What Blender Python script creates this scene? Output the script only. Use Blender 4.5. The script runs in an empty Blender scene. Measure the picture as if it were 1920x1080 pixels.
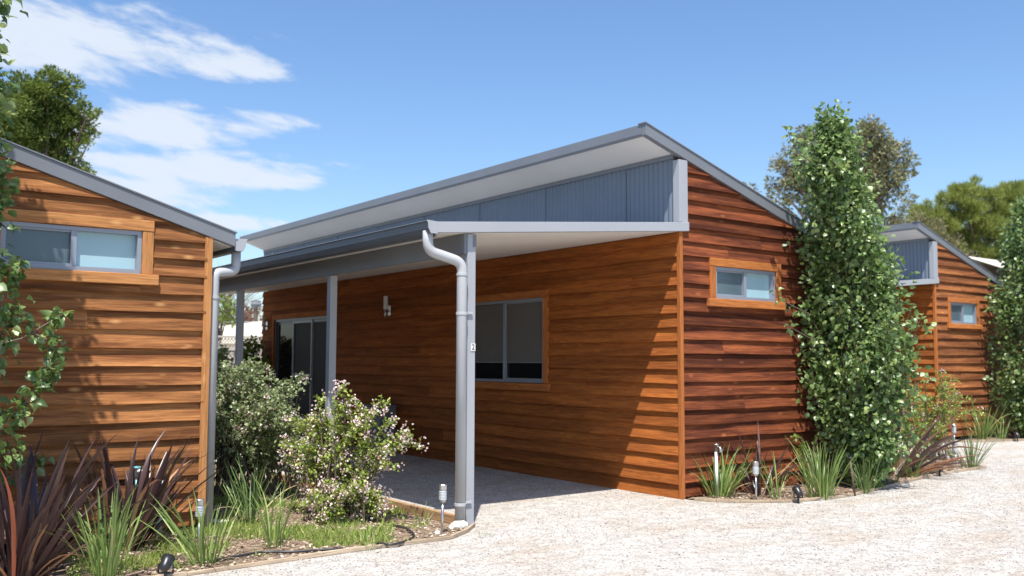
import bpy, bmesh, math, random
import numpy as np
from mathutils import Vector, Matrix

# ------------------------------------------------------------------ camera, sky, sun, exposure
S = bpy.context.scene
COL = S.collection
CAMP = Vector((-7.6907, -7.2117, 1.5))
YAW, PITCH, ROLL, FPX = 0.6402, 0.0765, -0.0038, 1762.85
FW = Vector((math.sin(YAW) * math.cos(PITCH), math.cos(YAW) * math.cos(PITCH), math.sin(PITCH)))
RT0 = Vector((math.cos(YAW), -math.sin(YAW), 0))
UP0 = RT0.cross(FW)
RT = RT0 * math.cos(ROLL) - UP0 * math.sin(ROLL)
UP = RT0 * math.sin(ROLL) + UP0 * math.cos(ROLL)
cam = bpy.data.cameras.new('camera')
camo = bpy.data.objects.new('camera', cam)
COL.objects.link(camo)
m3 = Matrix((RT, UP, -FW)).transposed()
camo.matrix_world = Matrix.Translation(CAMP) @ m3.to_4x4()
cam.sensor_width = 36
cam.lens = 36 * FPX / 1920
cam.clip_end = 3000
cam.dof.use_dof = True
cam.dof.focus_distance = 8.0
cam.dof.aperture_fstop = 1.9
S.camera = camo

SUN_P, SUN_Q = 0.29, 0.37          # shadow offset per metre of height, along x and y
SUN_EL = math.atan(1 / math.hypot(SUN_P, SUN_Q))
SUN_AZ = math.atan2(-SUN_P, -SUN_Q) % (2 * math.pi)
sl = bpy.data.lights.new('sun', 'SUN')
sl.energy = 5.0
sl.angle = math.radians(0.53)
sl.color = (1, 0.955, 0.88)
so = bpy.data.objects.new('sun', sl)
so.rotation_euler = Vector((SUN_P, SUN_Q, -1)).to_track_quat('-Z', 'Y').to_euler()
COL.objects.link(so)

w = bpy.data.worlds.new('World')
S.world = w
w.use_nodes = True
S.view_settings.view_transform = 'Standard'
S.view_settings.look = 'None'
S.view_settings.exposure = 0.57
S.view_settings.gamma = 1
S.view_settings.use_curve_mapping = False
S.cycles.diffuse_bounces = 3


def sky_world():
    nt = w.node_tree
    N, L = nt.nodes, nt.links
    N.clear()
    out = N.new('ShaderNodeOutputWorld')
    bg = N.new('ShaderNodeBackground')
    bg.inputs['Strength'].default_value = 0.122
    sky = N.new('ShaderNodeTexSky')
    sky.sky_type = 'NISHITA'
    sky.sun_disc = False
    sky.sun_elevation = SUN_EL
    sky.sun_rotation = SUN_AZ
    sky.air_density = 1.0
    sky.dust_density = 1.0
    sky.ozone_density = 3.2
    tc = N.new('ShaderNodeTexCoord')

    def dot(v):
        n = N.new('ShaderNodeVectorMath'); n.operation = 'DOT_PRODUCT'
        L.new(tc.outputs['Generated'], n.inputs[0]); n.inputs[1].default_value = v
        return n.outputs['Value']

    def M(op, a, b=None, c=None):
        n = N.new('ShaderNodeMath'); n.operation = op
        for i, v in enumerate((a, b, c)):
            if v is None: continue
            if isinstance(v, (int, float)): n.inputs[i].default_value = v
            else: L.new(v, n.inputs[i])
        return n.outputs[0]
    a = dot((0.802, -0.5973, 0)); b = dot((0, 0, 1)); c = dot((0.5973, 0.802, 0))
    cx = N.new('ShaderNodeCombineXYZ')
    L.new(M('MULTIPLY', a, 13.0), cx.inputs[0])
    L.new(M('MULTIPLY_ADD', a, 6.0, M('MULTIPLY', b, 42.0)), cx.inputs[1])
    L.new(M('MULTIPLY', c, 9.0), cx.inputs[2])
    nz = N.new('ShaderNodeTexNoise')
    nz.inputs['Scale'].default_value = 1.0; nz.inputs['Detail'].default_value = 9
    nz.inputs['Roughness'].default_value = 0.62; nz.inputs['Distortion'].default_value = 0.25
    L.new(cx.outputs[0], nz.inputs['Vector'])
    mask = None
    for (a0, b0, sa, sb, t) in ((-.44, .299, .21, .040, .0), (-.285, .290, .065, .018, .0), (-.37, .224, .12, .026, .10), (-.26, .238, .065, .016, .1),
                                (-.34, .190, .15, .018, .05), (-.39, .163, .12, .026, .0), (-.265, .181, .07, .013, .05), (-.28, .139, .07, .009, -.02)):
        da = M('ADD', a, -a0)
        db = M('SUBTRACT', M('ADD', b, -b0), M('MULTIPLY', da, t))
        d = M('ADD', M('POWER', M('ABSOLUTE', M('DIVIDE', da, sa)), 2.0), M('POWER', M('ABSOLUTE', M('DIVIDE', db, sb)), 2.0))
        m = M('SUBTRACT', 1.0, d)
        mask = m if mask is None else M('MAXIMUM', mask, m)
    mask = M('MAXIMUM', mask, -1.2)
    front = M('GREATER_THAN', c, 0.0)
    mask = M('MULTIPLY_ADD', M('ADD', mask, 1.2), front, -1.2)
    dens = M('MULTIPLY_ADD', mask, 0.34, M('MULTIPLY_ADD', nz.outputs['Fac'], 1.35, -0.66))
    mr = N.new('ShaderNodeMapRange'); mr.interpolation_type = 'SMOOTHSTEP'
    mr.inputs['From Min'].default_value = -0.02; mr.inputs['From Max'].default_value = 0.36
    mr.inputs['To Max'].default_value = 0.9
    L.new(dens, mr.inputs['Value'])
    hs = N.new('ShaderNodeHueSaturation')
    hs.inputs['Hue'].default_value = 0.502
    hs.inputs['Saturation'].default_value = 1.12; hs.inputs['Value'].default_value = 1.1
    L.new(sky.outputs[0], hs.inputs['Color'])
    mix = N.new('ShaderNodeMixRGB')
    L.new(mr.outputs[0], mix.inputs[0]); L.new(hs.outputs[0], mix.inputs[1])
    mix.inputs[2].default_value = (4.5, 4.9, 5.5, 1)
    L.new(mix.outputs[0], bg.inputs['Color']); L.new(bg.outputs[0], out.inputs[0])


sky_world()


def pix_ray(u, v):
    return FW * FPX + RT * (u - 960) + UP * (540 - v)


def dep(u, v, D):
    return CAMP + pix_ray(u, v) * (D / FPX)


def gp(u, v, z=0.0):
    r = pix_ray(u, v)
    return CAMP + r * ((z - CAMP.z) / r.z)


def onplane(u, v, ax, val):
    r = pix_ray(u, v)
    return CAMP + r * ((val - CAMP[ax]) / r[ax])


# ------------------------------------------------------------------ materials
def nodes_of(name):
    m = bpy.data.materials.new(name)
    m.use_nodes = True
    nt = m.node_tree
    p = nt.nodes['Principled BSDF']
    return m, nt, nt.nodes, nt.links, p


def rgba(c):
    return (c[0], c[1], c[2], 1)


def ramp(N, stops):
    r = N.new('ShaderNodeValToRGB')
    e = r.color_ramp.elements
    while len(e) < len(stops): e.new(0.5)
    for k, (p, c) in enumerate(stops):
        e[k].position = p; e[k].color = rgba(c)
    return r


def plain(name, col, rough=0.5, metal=0.0, var=0.06, scale=3.0, spec=0.5, bump=0.0, dirt=None):
    m, nt, N, L, p = nodes_of(name)
    tc = N.new('ShaderNodeTexCoord')
    nz = N.new('ShaderNodeTexNoise'); nz.inputs['Scale'].default_value = scale; nz.inputs['Detail'].default_value = 6
    L.new(tc.outputs['Object'], nz.inputs['Vector'])
    lo = [c * (1 - var * 2) for c in col]; hi = [min(1, c * (1 + var * 2)) for c in col]
    if dirt: lo = dirt
    r = ramp(N, [(0.3, lo), (0.5 if dirt else 0.7, col if dirt else hi)])
    L.new(nz.outputs['Fac'], r.inputs[0]); L.new(r.outputs[0], p.inputs['Base Color'])
    p.inputs['Roughness'].default_value = rough; p.inputs['Metallic'].default_value = metal
    p.inputs['Specular IOR Level'].default_value = spec
    if bump:
        b = N.new('ShaderNodeBump'); b.inputs['Strength'].default_value = bump; b.inputs['Distance'].default_value = 0.01
        n2 = N.new('ShaderNodeTexNoise'); n2.inputs['Scale'].default_value = scale * 12
        L.new(tc.outputs['Object'], n2.inputs['Vector'])
        L.new(n2.outputs['Fac'], b.inputs['Height']); L.new(b.outputs[0], p.inputs['Normal'])
    return m


def wood(name, axis, light, mid, dark, darkness=0.45, knots=0.6, hv=0.25, rough=0.6):
    """sawn stained timber: grain runs along the given axis ('x','y','z')"""
    m, nt, N, L, p = nodes_of(name)
    tc = N.new('ShaderNodeTexCoord'); oi = N.new('ShaderNodeObjectInfo')
    rnd = N.new('ShaderNodeMath'); rnd.operation = 'MULTIPLY'; rnd.inputs[1].default_value = 57.0
    L.new(oi.outputs['Random'], rnd.inputs[0])
    add = N.new('ShaderNodeVectorMath'); add.operation = 'ADD'
    L.new(tc.outputs['Object'], add.inputs[0]); L.new(rnd.outputs[0], add.inputs[1])

    def mapped(al, ac):
        mp = N.new('ShaderNodeMapping')
        mp.inputs['Scale'].default_value = {'x': (al, ac, ac), 'y': (ac, al, ac), 'z': (ac, ac, al)}[axis]
        L.new(add.outputs[0], mp.inputs['Vector']); return mp

    def noise(al, ac, det=5, dist=0.0, rg=0.55):
        n = N.new('ShaderNodeTexNoise'); n.inputs['Scale'].default_value = 1; n.inputs['Detail'].default_value = det
        n.inputs['Distortion'].default_value = dist; n.inputs['Roughness'].default_value = rg
        L.new(mapped(al, ac).outputs[0], n.inputs['Vector']); return n
    g = noise(0.9, 55, 7, 0.3, 0.68)           # fine grain
    b = noise(0.7, 11, 7, 0.4, 0.66)                 # broad weathering streaks
    r1 = ramp(N, [(0.30, mid), (0.66, light)])
    L.new(g.outputs['Fac'], r1.inputs[0])
    r2 = ramp(N, [(0.40, (1, 1, 1)), (0.60, (0, 0, 0))])
    L.new(b.outputs['Fac'], r2.inputs[0])
    mm = N.new('ShaderNodeMath'); mm.operation = 'MULTIPLY'; mm.inputs[1].default_value = darkness * 1.6; mm.use_clamp = True
    L.new(r2.outputs[0], mm.inputs[0])
    mx = N.new('ShaderNodeMixRGB'); L.new(mm.outputs[0], mx.inputs[0]); L.new(r1.outputs[0], mx.inputs[1]); mx.inputs[2].default_value = rgba(dark)
    sp = noise(5.0, 110, 3, 0.0, 0.6)      # saw marks and wear
    r4 = ramp(N, [(0.30, (0.66, 0.66, 0.66)), (0.62, (1.12, 1.12, 1.12))]); L.new(sp.outputs['Fac'], r4.inputs[0])
    ms = N.new('ShaderNodeMixRGB'); ms.blend_type = 'MULTIPLY'; ms.inputs[0].default_value = 1
    L.new(mx.outputs[0], ms.inputs[1]); L.new(r4.outputs[0], ms.inputs[2]); mx = ms
    # knots
    vo = N.new('ShaderNodeTexVoronoi'); vo.inputs['Scale'].default_value = 1.0
    L.new(mapped(3.6, 9.0).outputs[0], vo.inputs['Vector'])
    kr = ramp(N, [(0.04, (1, 1, 1)), (0.22, (0, 0, 0))]); L.new(vo.outputs['Distance'], kr.inputs[0])
    sc = N.new('ShaderNodeSeparateColor'); L.new(vo.outputs['Color'], sc.inputs[0])
    gt = N.new('ShaderNodeMath'); gt.operation = 'GREATER_THAN'; gt.inputs[1].default_value = 0.30; L.new(sc.outputs[0], gt.inputs[0])
    km = N.new('ShaderNodeMath'); km.operation = 'MULTIPLY'; L.new(kr.outputs[0], km.inputs[0]); L.new(gt.outputs[0], km.inputs[1])
    km2 = N.new('ShaderNodeMath'); km2.operation = 'MULTIPLY'; km2.inputs[1].default_value = knots; L.new(km.outputs[0], km2.inputs[0])
    mk = N.new('ShaderNodeMixRGB'); L.new(km2.outputs[0], mk.inputs[0]); L.new(mx.outputs[0], mk.inputs[1])
    mk.inputs[2].default_value = rgba([min(1, light[0] * 1.5), min(1, light[1] * 1.8), min(1, light[2] * 2.0)])
    # board to board variation
    hsv = N.new('ShaderNodeHueSaturation')
    mr = N.new('ShaderNodeMapRange'); mr.inputs['To Min'].default_value = 1 - hv; mr.inputs['To Max'].default_value = 1 + hv
    L.new(oi.outputs['Random'], mr.inputs['Value']); L.new(mr.outputs[0], hsv.inputs['Value'])
    L.new(mk.outputs[0], hsv.inputs['Color']); L.new(hsv.outputs[0], p.inputs['Base Color'])
    bp = N.new('ShaderNodeBump'); bp.inputs['Strength'].default_value = 0.35; bp.inputs['Distance'].default_value = 0.004
    L.new(g.outputs['Fac'], bp.inputs['Height']); L.new(bp.outputs[0], p.inputs['Normal'])
    p.inputs['Roughness'].default_value = 0.8; p.inputs['Specular IOR Level'].default_value = 0.16
    return m


def leafmat(name, a, b, c=None, rough=0.4, spec=0.5, trans=0.25, island=True):
    m, nt, N, L, p = nodes_of(name)
    if island:
        g = N.new('ShaderNodeNewGeometry'); src = g.outputs['Random Per Island']
    else:
        g = N.new('ShaderNodeObjectInfo'); src = g.outputs['Random']
    r = ramp(N, [(0.0, a), (0.75, b), (1.0, c or b)])
    L.new(src, r.inputs[0]); L.new(r.outputs[0], p.inputs['Base Color'])
    p.inputs['Roughness'].default_value = rough; p.inputs['Specular IOR Level'].default_value = spec
    t = N.new('ShaderNodeBsdfTranslucent')
    hs = N.new('ShaderNodeHueSaturation'); hs.inputs['Value'].default_value = 1.5; hs.inputs['Hue'].default_value = 0.485
    L.new(r.outputs[0], hs.inputs['Color']); L.new(hs.outputs[0], t.inputs['Color'])
    mx = N.new('ShaderNodeMixShader'); mx.inputs[0].default_value = trans
    L.new(p.outputs[0], mx.inputs[1]); L.new(t.outputs[0], mx.inputs[2])
    L.new(mx.outputs[0], N['Material Output'].inputs['Surface'])
    return m


def gravelmat(name):
    m, nt, N, L, p = nodes_of(name)
    tc = N.new('ShaderNodeTexCoord')
    vo = N.new('ShaderNodeTexVoronoi'); vo.inputs['Scale'].default_value = 75
    L.new(tc.outputs['Object'], vo.inputs['Vector'])
    sc = N.new('ShaderNodeSeparateColor'); L.new(vo.outputs['Color'], sc.inputs[0])
    r = ramp(N, [(0.0, (0.22, 0.20, 0.185)), (0.06, (0.35, 0.33, 0.305)), (0.35, (0.46, 0.437, 0.405)), (1.0, (0.57, 0.548, 0.515))])
    L.new(sc.outputs[0], r.inputs[0])
    nz = N.new('ShaderNodeTexNoise'); nz.inputs['Scale'].default_value = 0.9; nz.inputs['Detail'].default_value = 7
    mp = N.new('ShaderNodeMapping'); mp.inputs['Rotation'].default_value = (0, 0, 0.9); mp.inputs['Scale'].default_value = (1, 2.4, 1)
    L.new(tc.outputs['Object'], mp.inputs['Vector']); L.new(mp.outputs[0], nz.inputs['Vector'])
    tr = ramp(N, [(0.46, (1, 1, 1)), (0.74, (0.88, 0.79, 0.70))]); L.new(nz.outputs['Fac'], tr.inputs[0])
    mu = N.new('ShaderNodeMixRGB'); mu.blend_type = 'MULTIPLY'; mu.inputs[0].default_value = 1
    L.new(r.outputs[0], mu.inputs[1]); L.new(tr.outputs[0], mu.inputs[2])
    n3 = N.new('ShaderNodeTexNoise'); n3.inputs['Scale'].default_value = 7; n3.inputs['Detail'].default_value = 5
    L.new(tc.outputs['Object'], n3.inputs['Vector'])
    r3 = ramp(N, [(0.28, (0.78, 0.765, 0.75)), (0.62, (1, 1, 1))]); L.new(n3.outputs['Fac'], r3.inputs[0])
    mu2 = N.new('ShaderNodeMixRGB'); mu2.blend_type = 'MULTIPLY'; mu2.inputs[0].default_value = 1
    L.new(mu.outputs[0], mu2.inputs[1]); L.new(r3.outputs[0], mu2.inputs[2])
    L.new(mu2.outputs[0], p.inputs['Base Color'])
    bp = N.new('ShaderNodeBump'); bp.inputs['Strength'].default_value = 0.7; bp.inputs['Distance'].default_value = 0.008; bp.invert = True
    L.new(vo.outputs['Distance'], bp.inputs['Height'])
    b2 = N.new('ShaderNodeBump'); b2.inputs['Strength'].default_value = 0.8; b2.inputs['Distance'].default_value = 0.06
    L.new(n3.outputs['Fac'], b2.inputs['Height']); L.new(bp.outputs[0], b2.inputs['Normal'])
    L.new(b2.outputs[0], p.inputs['Normal'])
    p.inputs['Roughness'].default_value = 0.9; p.inputs['Specular IOR Level'].default_value = 0.2
    return m


def soilmat(name):
    m, nt, N, L, p = nodes_of(name)
    tc = N.new('ShaderNodeTexCoord')
    nz = N.new('ShaderNodeTexNoise'); nz.inputs['Scale'].default_value = 14; nz.inputs['Detail'].default_value = 8; nz.inputs['Roughness'].default_value = 0.7
    L.new(tc.outputs['Object'], nz.inputs['Vector'])
    r = ramp(N, [(0.3, (0.10, 0.065, 0.04)), (0.5, (0.23, 0.16, 0.11)), (0.7, (0.42, 0.33, 0.25))])
    L.new(nz.outputs['Fac'], r.inputs[0]); L.new(r.outputs[0], p.inputs['Base Color'])
    bp = N.new('ShaderNodeBump'); bp.inputs['Strength'].default_value = 1; bp.inputs['Distance'].default_value = 0.03
    L.new(nz.outputs['Fac'], bp.inputs['Height']); L.new(bp.outputs[0], p.inputs['Normal'])
    p.inputs['Roughness'].default_value = 0.95
    return m


M = {}
M['steel'] = plain('grey_blue_steel', (0.170, 0.182, 0.202), 0.42, 0, 0.03, 2.0)
M['steel_pale'] = plain('pale_grey_paint', (0.34, 0.352, 0.375), 0.4, 0, 0.02, 2.0)
M['corr'] = plain('corrugated_steel', (0.155, 0.185, 0.235), 0.38, 0, 0.03, 2.0)
M['gutter'] = plain('slate_gutter_steel', (0.10, 0.115, 0.135), 0.35, 0, 0.03, 2.0)
M['soffit'] = plain('white_soffit', (0.78, 0.76, 0.73), 0.7, 0, 0.02, 1.2)
M['ceil'] = plain('white_ceiling', (0.76, 0.73, 0.69), 0.7, 0, 0.02, 1.2)
M['pipe'] = plain('grey_pvc_pipe', (0.42, 0.43, 0.44), 0.35, 0, 0.02, 3)
M['alu'] = plain('grey_aluminium', (0.27, 0.30, 0.35), 0.4, 0.2, 0.02, 3)
M['glass_screen'] = plain('screened_glass', (0.085, 0.125, 0.15), 0.12, 0, 0.03, 2, 0.6)
M['glass_frost'] = plain('frosted_glass', (0.33, 0.50, 0.56), 0.22, 0, 0.02, 2, 0.5)
M['glass_dark'] = plain('dark_glass', (0.010, 0.011, 0.012), 0.04, 0, 0.03, 2, 0.35)
M['blind'] = plain('charcoal_blind', (0.12, 0.115, 0.11), 0.8, 0, 0.03, 4)
M['screen_door'] = plain('black_flyscreen', (0.012, 0.012, 0.013), 0.7, 0, 0.03, 4)
M['dark'] = plain('unlit_interior_black', (0.02, 0.018, 0.016), 0.9, 0, 0.03, 4)  # near-black stands in for the unlit inside of the cabins
M['white'] = plain('white_plastic', (0.75, 0.75, 0.73), 0.4, 0, 0.02, 4)
M['black'] = plain('black_plastic', (0.02, 0.021, 0.023), 0.35, 0, 0.03, 6)
M['chrome'] = plain('brushed_stainless', (0.55, 0.55, 0.56), 0.25, 0.9, 0.03, 20)
M['lens'] = plain('clear_ribbed_plastic', (0.60, 0.63, 0.64), 0.12, 0.3, 0.02, 10)
M['hose'] = plain('black_poly_hose', (0.03, 0.03, 0.032), 0.4, 0, 0.05, 5)
M['pvc_green'] = plain('pale_green_pvc', (0.45, 0.56, 0.50), 0.35, 0, 0.03, 5)
M['pvc_blue'] = plain('blue_pvc', (0.10, 0.34, 0.40), 0.35, 0, 0.03, 5)
M['stone'] = plain('white_stone', (0.70, 0.67, 0.62), 0.9, 0, 0.1, 12, 0.2, 0.8)
M['edging'] = wood('garden_edging_timber', 'x', (0.56, 0.45, 0.33), (0.42, 0.32, 0.22), (0.28, 0.2, 0.13), 0.3, 0.2, 0.15)
M['sleeper'] = wood('sleeper_timber', 'y', (0.46, 0.30, 0.17), (0.33, 0.19, 0.10), (0.2, 0.11, 0.06), 0.3, 0.2, 0.15)
M['deck'] = wood('deck_timber', 'y', (0.16, 0.09, 0.05), (0.10, 0.055, 0.03), (0.05, 0.03, 0.02), 0.3, 0.2, 0.15)
# three cabins: the boards have their own stain on each wall
M['long_main'] = wood('orange_cedar_boards', 'y', (0.43, 0.140, 0.031), (0.30, 0.088, 0.020), (0.14, 0.038, 0.012), 0.36, 0.22, 0.20)
M['gable_main'] = wood('red_mahogany_boards', 'x', (0.285, 0.084, 0.030), (0.17, 0.046, 0.018), (0.062, 0.017, 0.010), 0.55, 0.6, 0.32)
M['gable_left'] = wood('tan_pine_boards', 'x', (0.44, 0.195, 0.070), (0.29, 0.112, 0.038), (0.11, 0.038, 0.015), 0.52, 0.6, 0.28)
M['gable_right'] = wood('russet_boards', 'x', (0.40, 0.155, 0.052), (0.26, 0.088, 0.030), (0.10, 0.033, 0.016), 0.48, 0.45, 0.30)
M['trim_x'] = wood('honey_trim_x', 'x', (0.54, 0.20, 0.055), (0.40, 0.13, 0.034), (0.3, 0.1, 0.035), 0.3, 0.25, 0.1)
M['trim_y'] = wood('honey_trim_y', 'y', (0.54, 0.20, 0.055), (0.40, 0.13, 0.034), (0.3, 0.1, 0.035), 0.3, 0.25, 0.1)
M['trim_z'] = wood('honey_trim_z', 'z', (0.52, 0.185, 0.050), (0.39, 0.12, 0.032), (0.3, 0.1, 0.035), 0.3, 0.2, 0.1)
M['trim_xl'] = wood('tan_trim_x', 'x', (0.58, 0.28, 0.105), (0.43, 0.18, 0.06), (0.3, 0.13, 0.05), 0.3, 0.3, 0.1)
M['trim_zl'] = wood('tan_trim_z', 'z', (0.58, 0.28, 0.105), (0.43, 0.18, 0.06), (0.3, 0.13, 0.05), 0.3, 0.3, 0.1)
M['gravel'] = gravelmat('pale_crushed_gravel')
M['soil'] = soilmat('mulched_soil')
M['chip'] = leafmat('mulch_chips', (0.16, 0.10, 0.065), (0.46, 0.36, 0.26), (0.62, 0.55, 0.46), 0.9, 0.1, 0.0)
M['pebble'] = leafmat('loose_stones', (0.24, 0.21, 0.19), (0.52, 0.48, 0.44), (0.64, 0.61, 0.58), 0.9, 0.1, 0.0)
M['bark'] = plain('grey_brown_bark', (0.17, 0.13, 0.10), 0.9, 0, 0.15, 14, 0.2, 1.0)
M['pear'] = leafmat('glossy_pear_leaves', (0.070, 0.130, 0.034), (0.175, 0.275, 0.078), (0.34, 0.42, 0.15), 0.40, 0.9, 0.32)
M['pear_o'] = leafmat('glossy_pear_leaf', (0.070, 0.130, 0.034), (0.175, 0.275, 0.078), (0.34, 0.42, 0.15), 0.40, 0.9, 0.32, False)
M['abelia'] = leafmat('abelia_leaves', (0.13, 0.20, 0.034), (0.31, 0.40, 0.08), (0.48, 0.50, 0.14), 0.38, 0.45, 0.3)
M['abelia_grey'] = leafmat('grey_green_leaves', (0.10, 0.145, 0.06), (0.30, 0.37, 0.17), (0.50, 0.54, 0.32), 0.35, 0.6, 0.35)
M['flower'] = leafmat('pink_white_flowers', (0.74, 0.52, 0.50), (0.85, 0.76, 0.74), (0.88, 0.85, 0.83), 0.7, 0.2, 0.3)
M['sepal'] = leafmat('rosy_sepals', (0.42, 0.16, 0.10), (0.52, 0.25, 0.16), (0.45, 0.30, 0.15), 0.7, 0.2, 0.3)
M['flax'] = leafmat('bronze_flax_blade', (0.040, 0.024, 0.026), (0.078, 0.043, 0.043), (0.19, 0.105, 0.080), 0.33, 0.5, 0.1, False)
M['flax_dry'] = leafmat('dry_flax_blade', (0.30, 0.16, 0.085), (0.46, 0.28, 0.16), (0.40, 0.12, 0.06), 0.6, 0.3, 0.1, False)
M['strap'] = leafmat('green_strap_blade', (0.11, 0.185, 0.045), (0.22, 0.320, 0.085), (0.34, 0.42, 0.14), 0.38, 0.45, 0.25, False)
M['strap_dk'] = leafmat('deep_green_blade', (0.07, 0.13, 0.04), (0.14, 0.22, 0.065), (0.22, 0.30, 0.09), 0.38, 0.45, 0.25, False)
M['strap_dry'] = leafmat('straw_blade', (0.40, 0.31, 0.16), (0.55, 0.45, 0.27), (0.5, 0.4, 0.2), 0.7, 0.2, 0.1, False)
M['grass'] = leafmat('short_grass', (0.14, 0.22, 0.045), (0.30, 0.40, 0.09), (0.48, 0.48, 0.18), 0.6, 0.3, 0.3)
M['feather'] = leafmat('dark_feathery_leaves', (0.06, 0.095, 0.018), (0.15, 0.205, 0.038), (0.26, 0.31, 0.07), 0.6, 0.3, 0.25)
M['euc'] = leafmat('eucalypt_leaves', (0.12, 0.13, 0.06), (0.25, 0.25, 0.125), (0.38, 0.34, 0.19), 0.55, 0.3, 0.15)
M['pine'] = leafmat('pine_needles', (0.13, 0.17, 0.04), (0.26, 0.31, 0.075), (0.38, 0.40, 0.12), 0.7, 0.2, 0.3)
M['wattle'] = leafmat('dusty_leaves', (0.13, 0.135, 0.06), (0.21, 0.20, 0.10), (0.27, 0.24, 0.14), 0.7, 0.2, 0.2)
M['rusty'] = leafmat('rusty_leaves', (0.16, 0.07, 0.045), (0.26, 0.12, 0.08), (0.24, 0.16, 0.08), 0.7, 0.2, 0.2)
M['lime'] = leafmat('lime_leaves', (0.12, 0.19, 0.035), (0.22, 0.29, 0.06), (0.28, 0.33, 0.1), 0.6, 0.2, 0.3)
M['cream'] = plain('cream_fence_steel', (0.62, 0.57, 0.47), 0.5, 0, 0.02, 2)
M['lattice'] = plain('beige_lattice', (0.56, 0.50, 0.40), 0.6, 0, 0.03, 2)
M['creamroof'] = plain('cream_roof_steel', (0.60, 0.54, 0.43), 0.5, 0, 0.02, 2)
M['brickwall'] = plain('pale_wall', (0.5, 0.42, 0.34), 0.9, 0, 0.1, 6)
M['concrete'] = plain('concrete', (0.45, 0.43, 0.4), 0.9, 0, 0.08, 8, 0.2, 0.5)


# ------------------------------------------------------------------ geometry helpers
def wloc(o):
    v = Vector((0, 0, 0))
    while o:
        v += o.location
        o = o.parent
    return v


def put(name, me, mat=None, parent=None, smooth=False):
    if mat: me.materials.append(mat)
    if smooth:
        me.polygons.foreach_set('use_smooth', [True] * len(me.polygons))
    o = bpy.data.objects.new(name, me)
    COL.objects.link(o)
    if parent: o.parent = parent
    return o


def tag(o, label=None, cat=None, group=None, kind=None):
    if label: o['label'] = label
    if cat: o['category'] = cat
    if group: o['group'] = group
    if kind: o['kind'] = kind
    return o


def thing(name, label, cat, loc=(0, 0, 0), group=None):
    o = bpy.data.objects.new(name, None)
    o.empty_display_size = 0.1
    COL.objects.link(o)
    o.location = loc
    return tag(o, label, cat, group)


class MB:
    def __init__(s): s.v = []; s.f = []

    def add(s, vs, fs):
        b = len(s.v); s.v += [tuple(p) for p in vs]; s.f += [tuple(b + i for i in f) for f in fs]; return s

    def box(s, x0, x1, y0, y1, z0, z1):
        if x0 > x1: x0, x1 = x1, x0
        if y0 > y1: y0, y1 = y1, y0
        return s.add([(x0, y0, z0), (x1, y0, z0), (x1, y1, z0), (x0, y1, z0), (x0, y0, z1), (x1, y0, z1), (x1, y1, z1), (x0, y1, z1)],
                     [(3, 2, 1, 0), (4, 5, 6, 7), (0, 1, 5, 4), (1, 2, 6, 5), (2, 3, 7, 6), (3, 0, 4, 7)])

    def prism(s, poly, axis, a, b):
        """extrude a polygon of (p,q) along an axis: y -> (p,_,q), x -> (_,p,q), z -> (p,q,_)"""
        n = len(poly)
        mk = {'y': lambda p, t: (p[0], t, p[1]), 'x': lambda p, t: (t, p[0], p[1]), 'z': lambda p, t: (p[0], p[1], t)}[axis]
        vs = [mk(p, a) for p in poly] + [mk(p, b) for p in poly]
        fs = [tuple(range(n)), tuple(range(2 * n - 1, n - 1, -1))] + [(i, n + i, n + (i + 1) % n, (i + 1) % n) for i in range(n)]
        return s.add(vs, fs)

    def tube(s, path, r, n=10, cap=True):
        path = [Vector(p) for p in path]
        rs = r if isinstance(r, (list, tuple)) else [r] * len(path)
        rings = []
        ref = None
        for i, p in enumerate(path):
            t = (path[min(i + 1, len(path) - 1)] - path[max(i - 1, 0)]).normalized()
            if ref is None:
                ref = t.orthogonal().normalized()
            ref = (ref - t * ref.dot(t)).normalized()
            q = t.cross(ref)
            rings.append([p + (ref * math.cos(k * 2 * math.pi / n) + q * math.sin(k * 2 * math.pi / n)) * rs[i] for k in range(n)])
        b = len(s.v)
        for rg in rings: s.v += [tuple(v) for v in rg]
        for i in range(len(path) - 1):
            for k in range(n):
                s.f.append((b + i * n + k, b + i * n + (k + 1) % n, b + (i + 1) * n + (k + 1) % n, b + (i + 1) * n + k))
        if cap:
            s.f.append(tuple(b + k for k in range(n - 1, -1, -1)))
            s.f.append(tuple(b + (len(path) - 1) * n + k for k in range(n)))
        return s

    def lathe(s, prof, c, n=14):
        b = len(s.v)
        for r, z in prof:
            for k in range(n):
                a = 2 * math.pi * k / n
                s.v.append((c[0] + r * math.cos(a), c[1] + r * math.sin(a), c[2] + z))
        for i in range(len(prof) - 1):
            for k in range(n):
                s.f.append((b + i * n + k, b + i * n + (k + 1) % n, b + (i + 1) * n + (k + 1) % n, b + (i + 1) * n + k))
        return s

    def build(s, name, mat, parent=None, smooth=False, bevel=0):
        off = wloc(parent) if parent else Vector((0, 0, 0))
        me = bpy.data.meshes.new(name)
        me.from_pydata([(v[0] - off.x, v[1] - off.y, v[2] - off.z) for v in s.v], [], s.f)
        me.update()
        o = put(name, me, mat, parent, smooth)
        if bevel:
            b = o.modifiers.new('bevel', 'BEVEL'); b.width = bevel; b.segments = 2; b.limit_method = 'ANGLE'
        return o


def fast_mesh(name, V, T):
    V = np.ascontiguousarray(V, dtype=np.float32); T = np.ascontiguousarray(T, dtype=np.int32)
    me = bpy.data.meshes.new(name)
    me.vertices.add(len(V)); me.vertices.foreach_set('co', V.ravel())
    me.loops.add(T.size); me.loops.foreach_set('vertex_index', T.ravel())
    me.polygons.add(len(T))
    me.polygons.foreach_set('loop_start', np.arange(0, T.size, 3, dtype=np.int32))
    me.polygons.foreach_set('loop_total', np.full(len(T), 3, dtype=np.int32))
    me.update(calc_edges=True)
    return me


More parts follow.
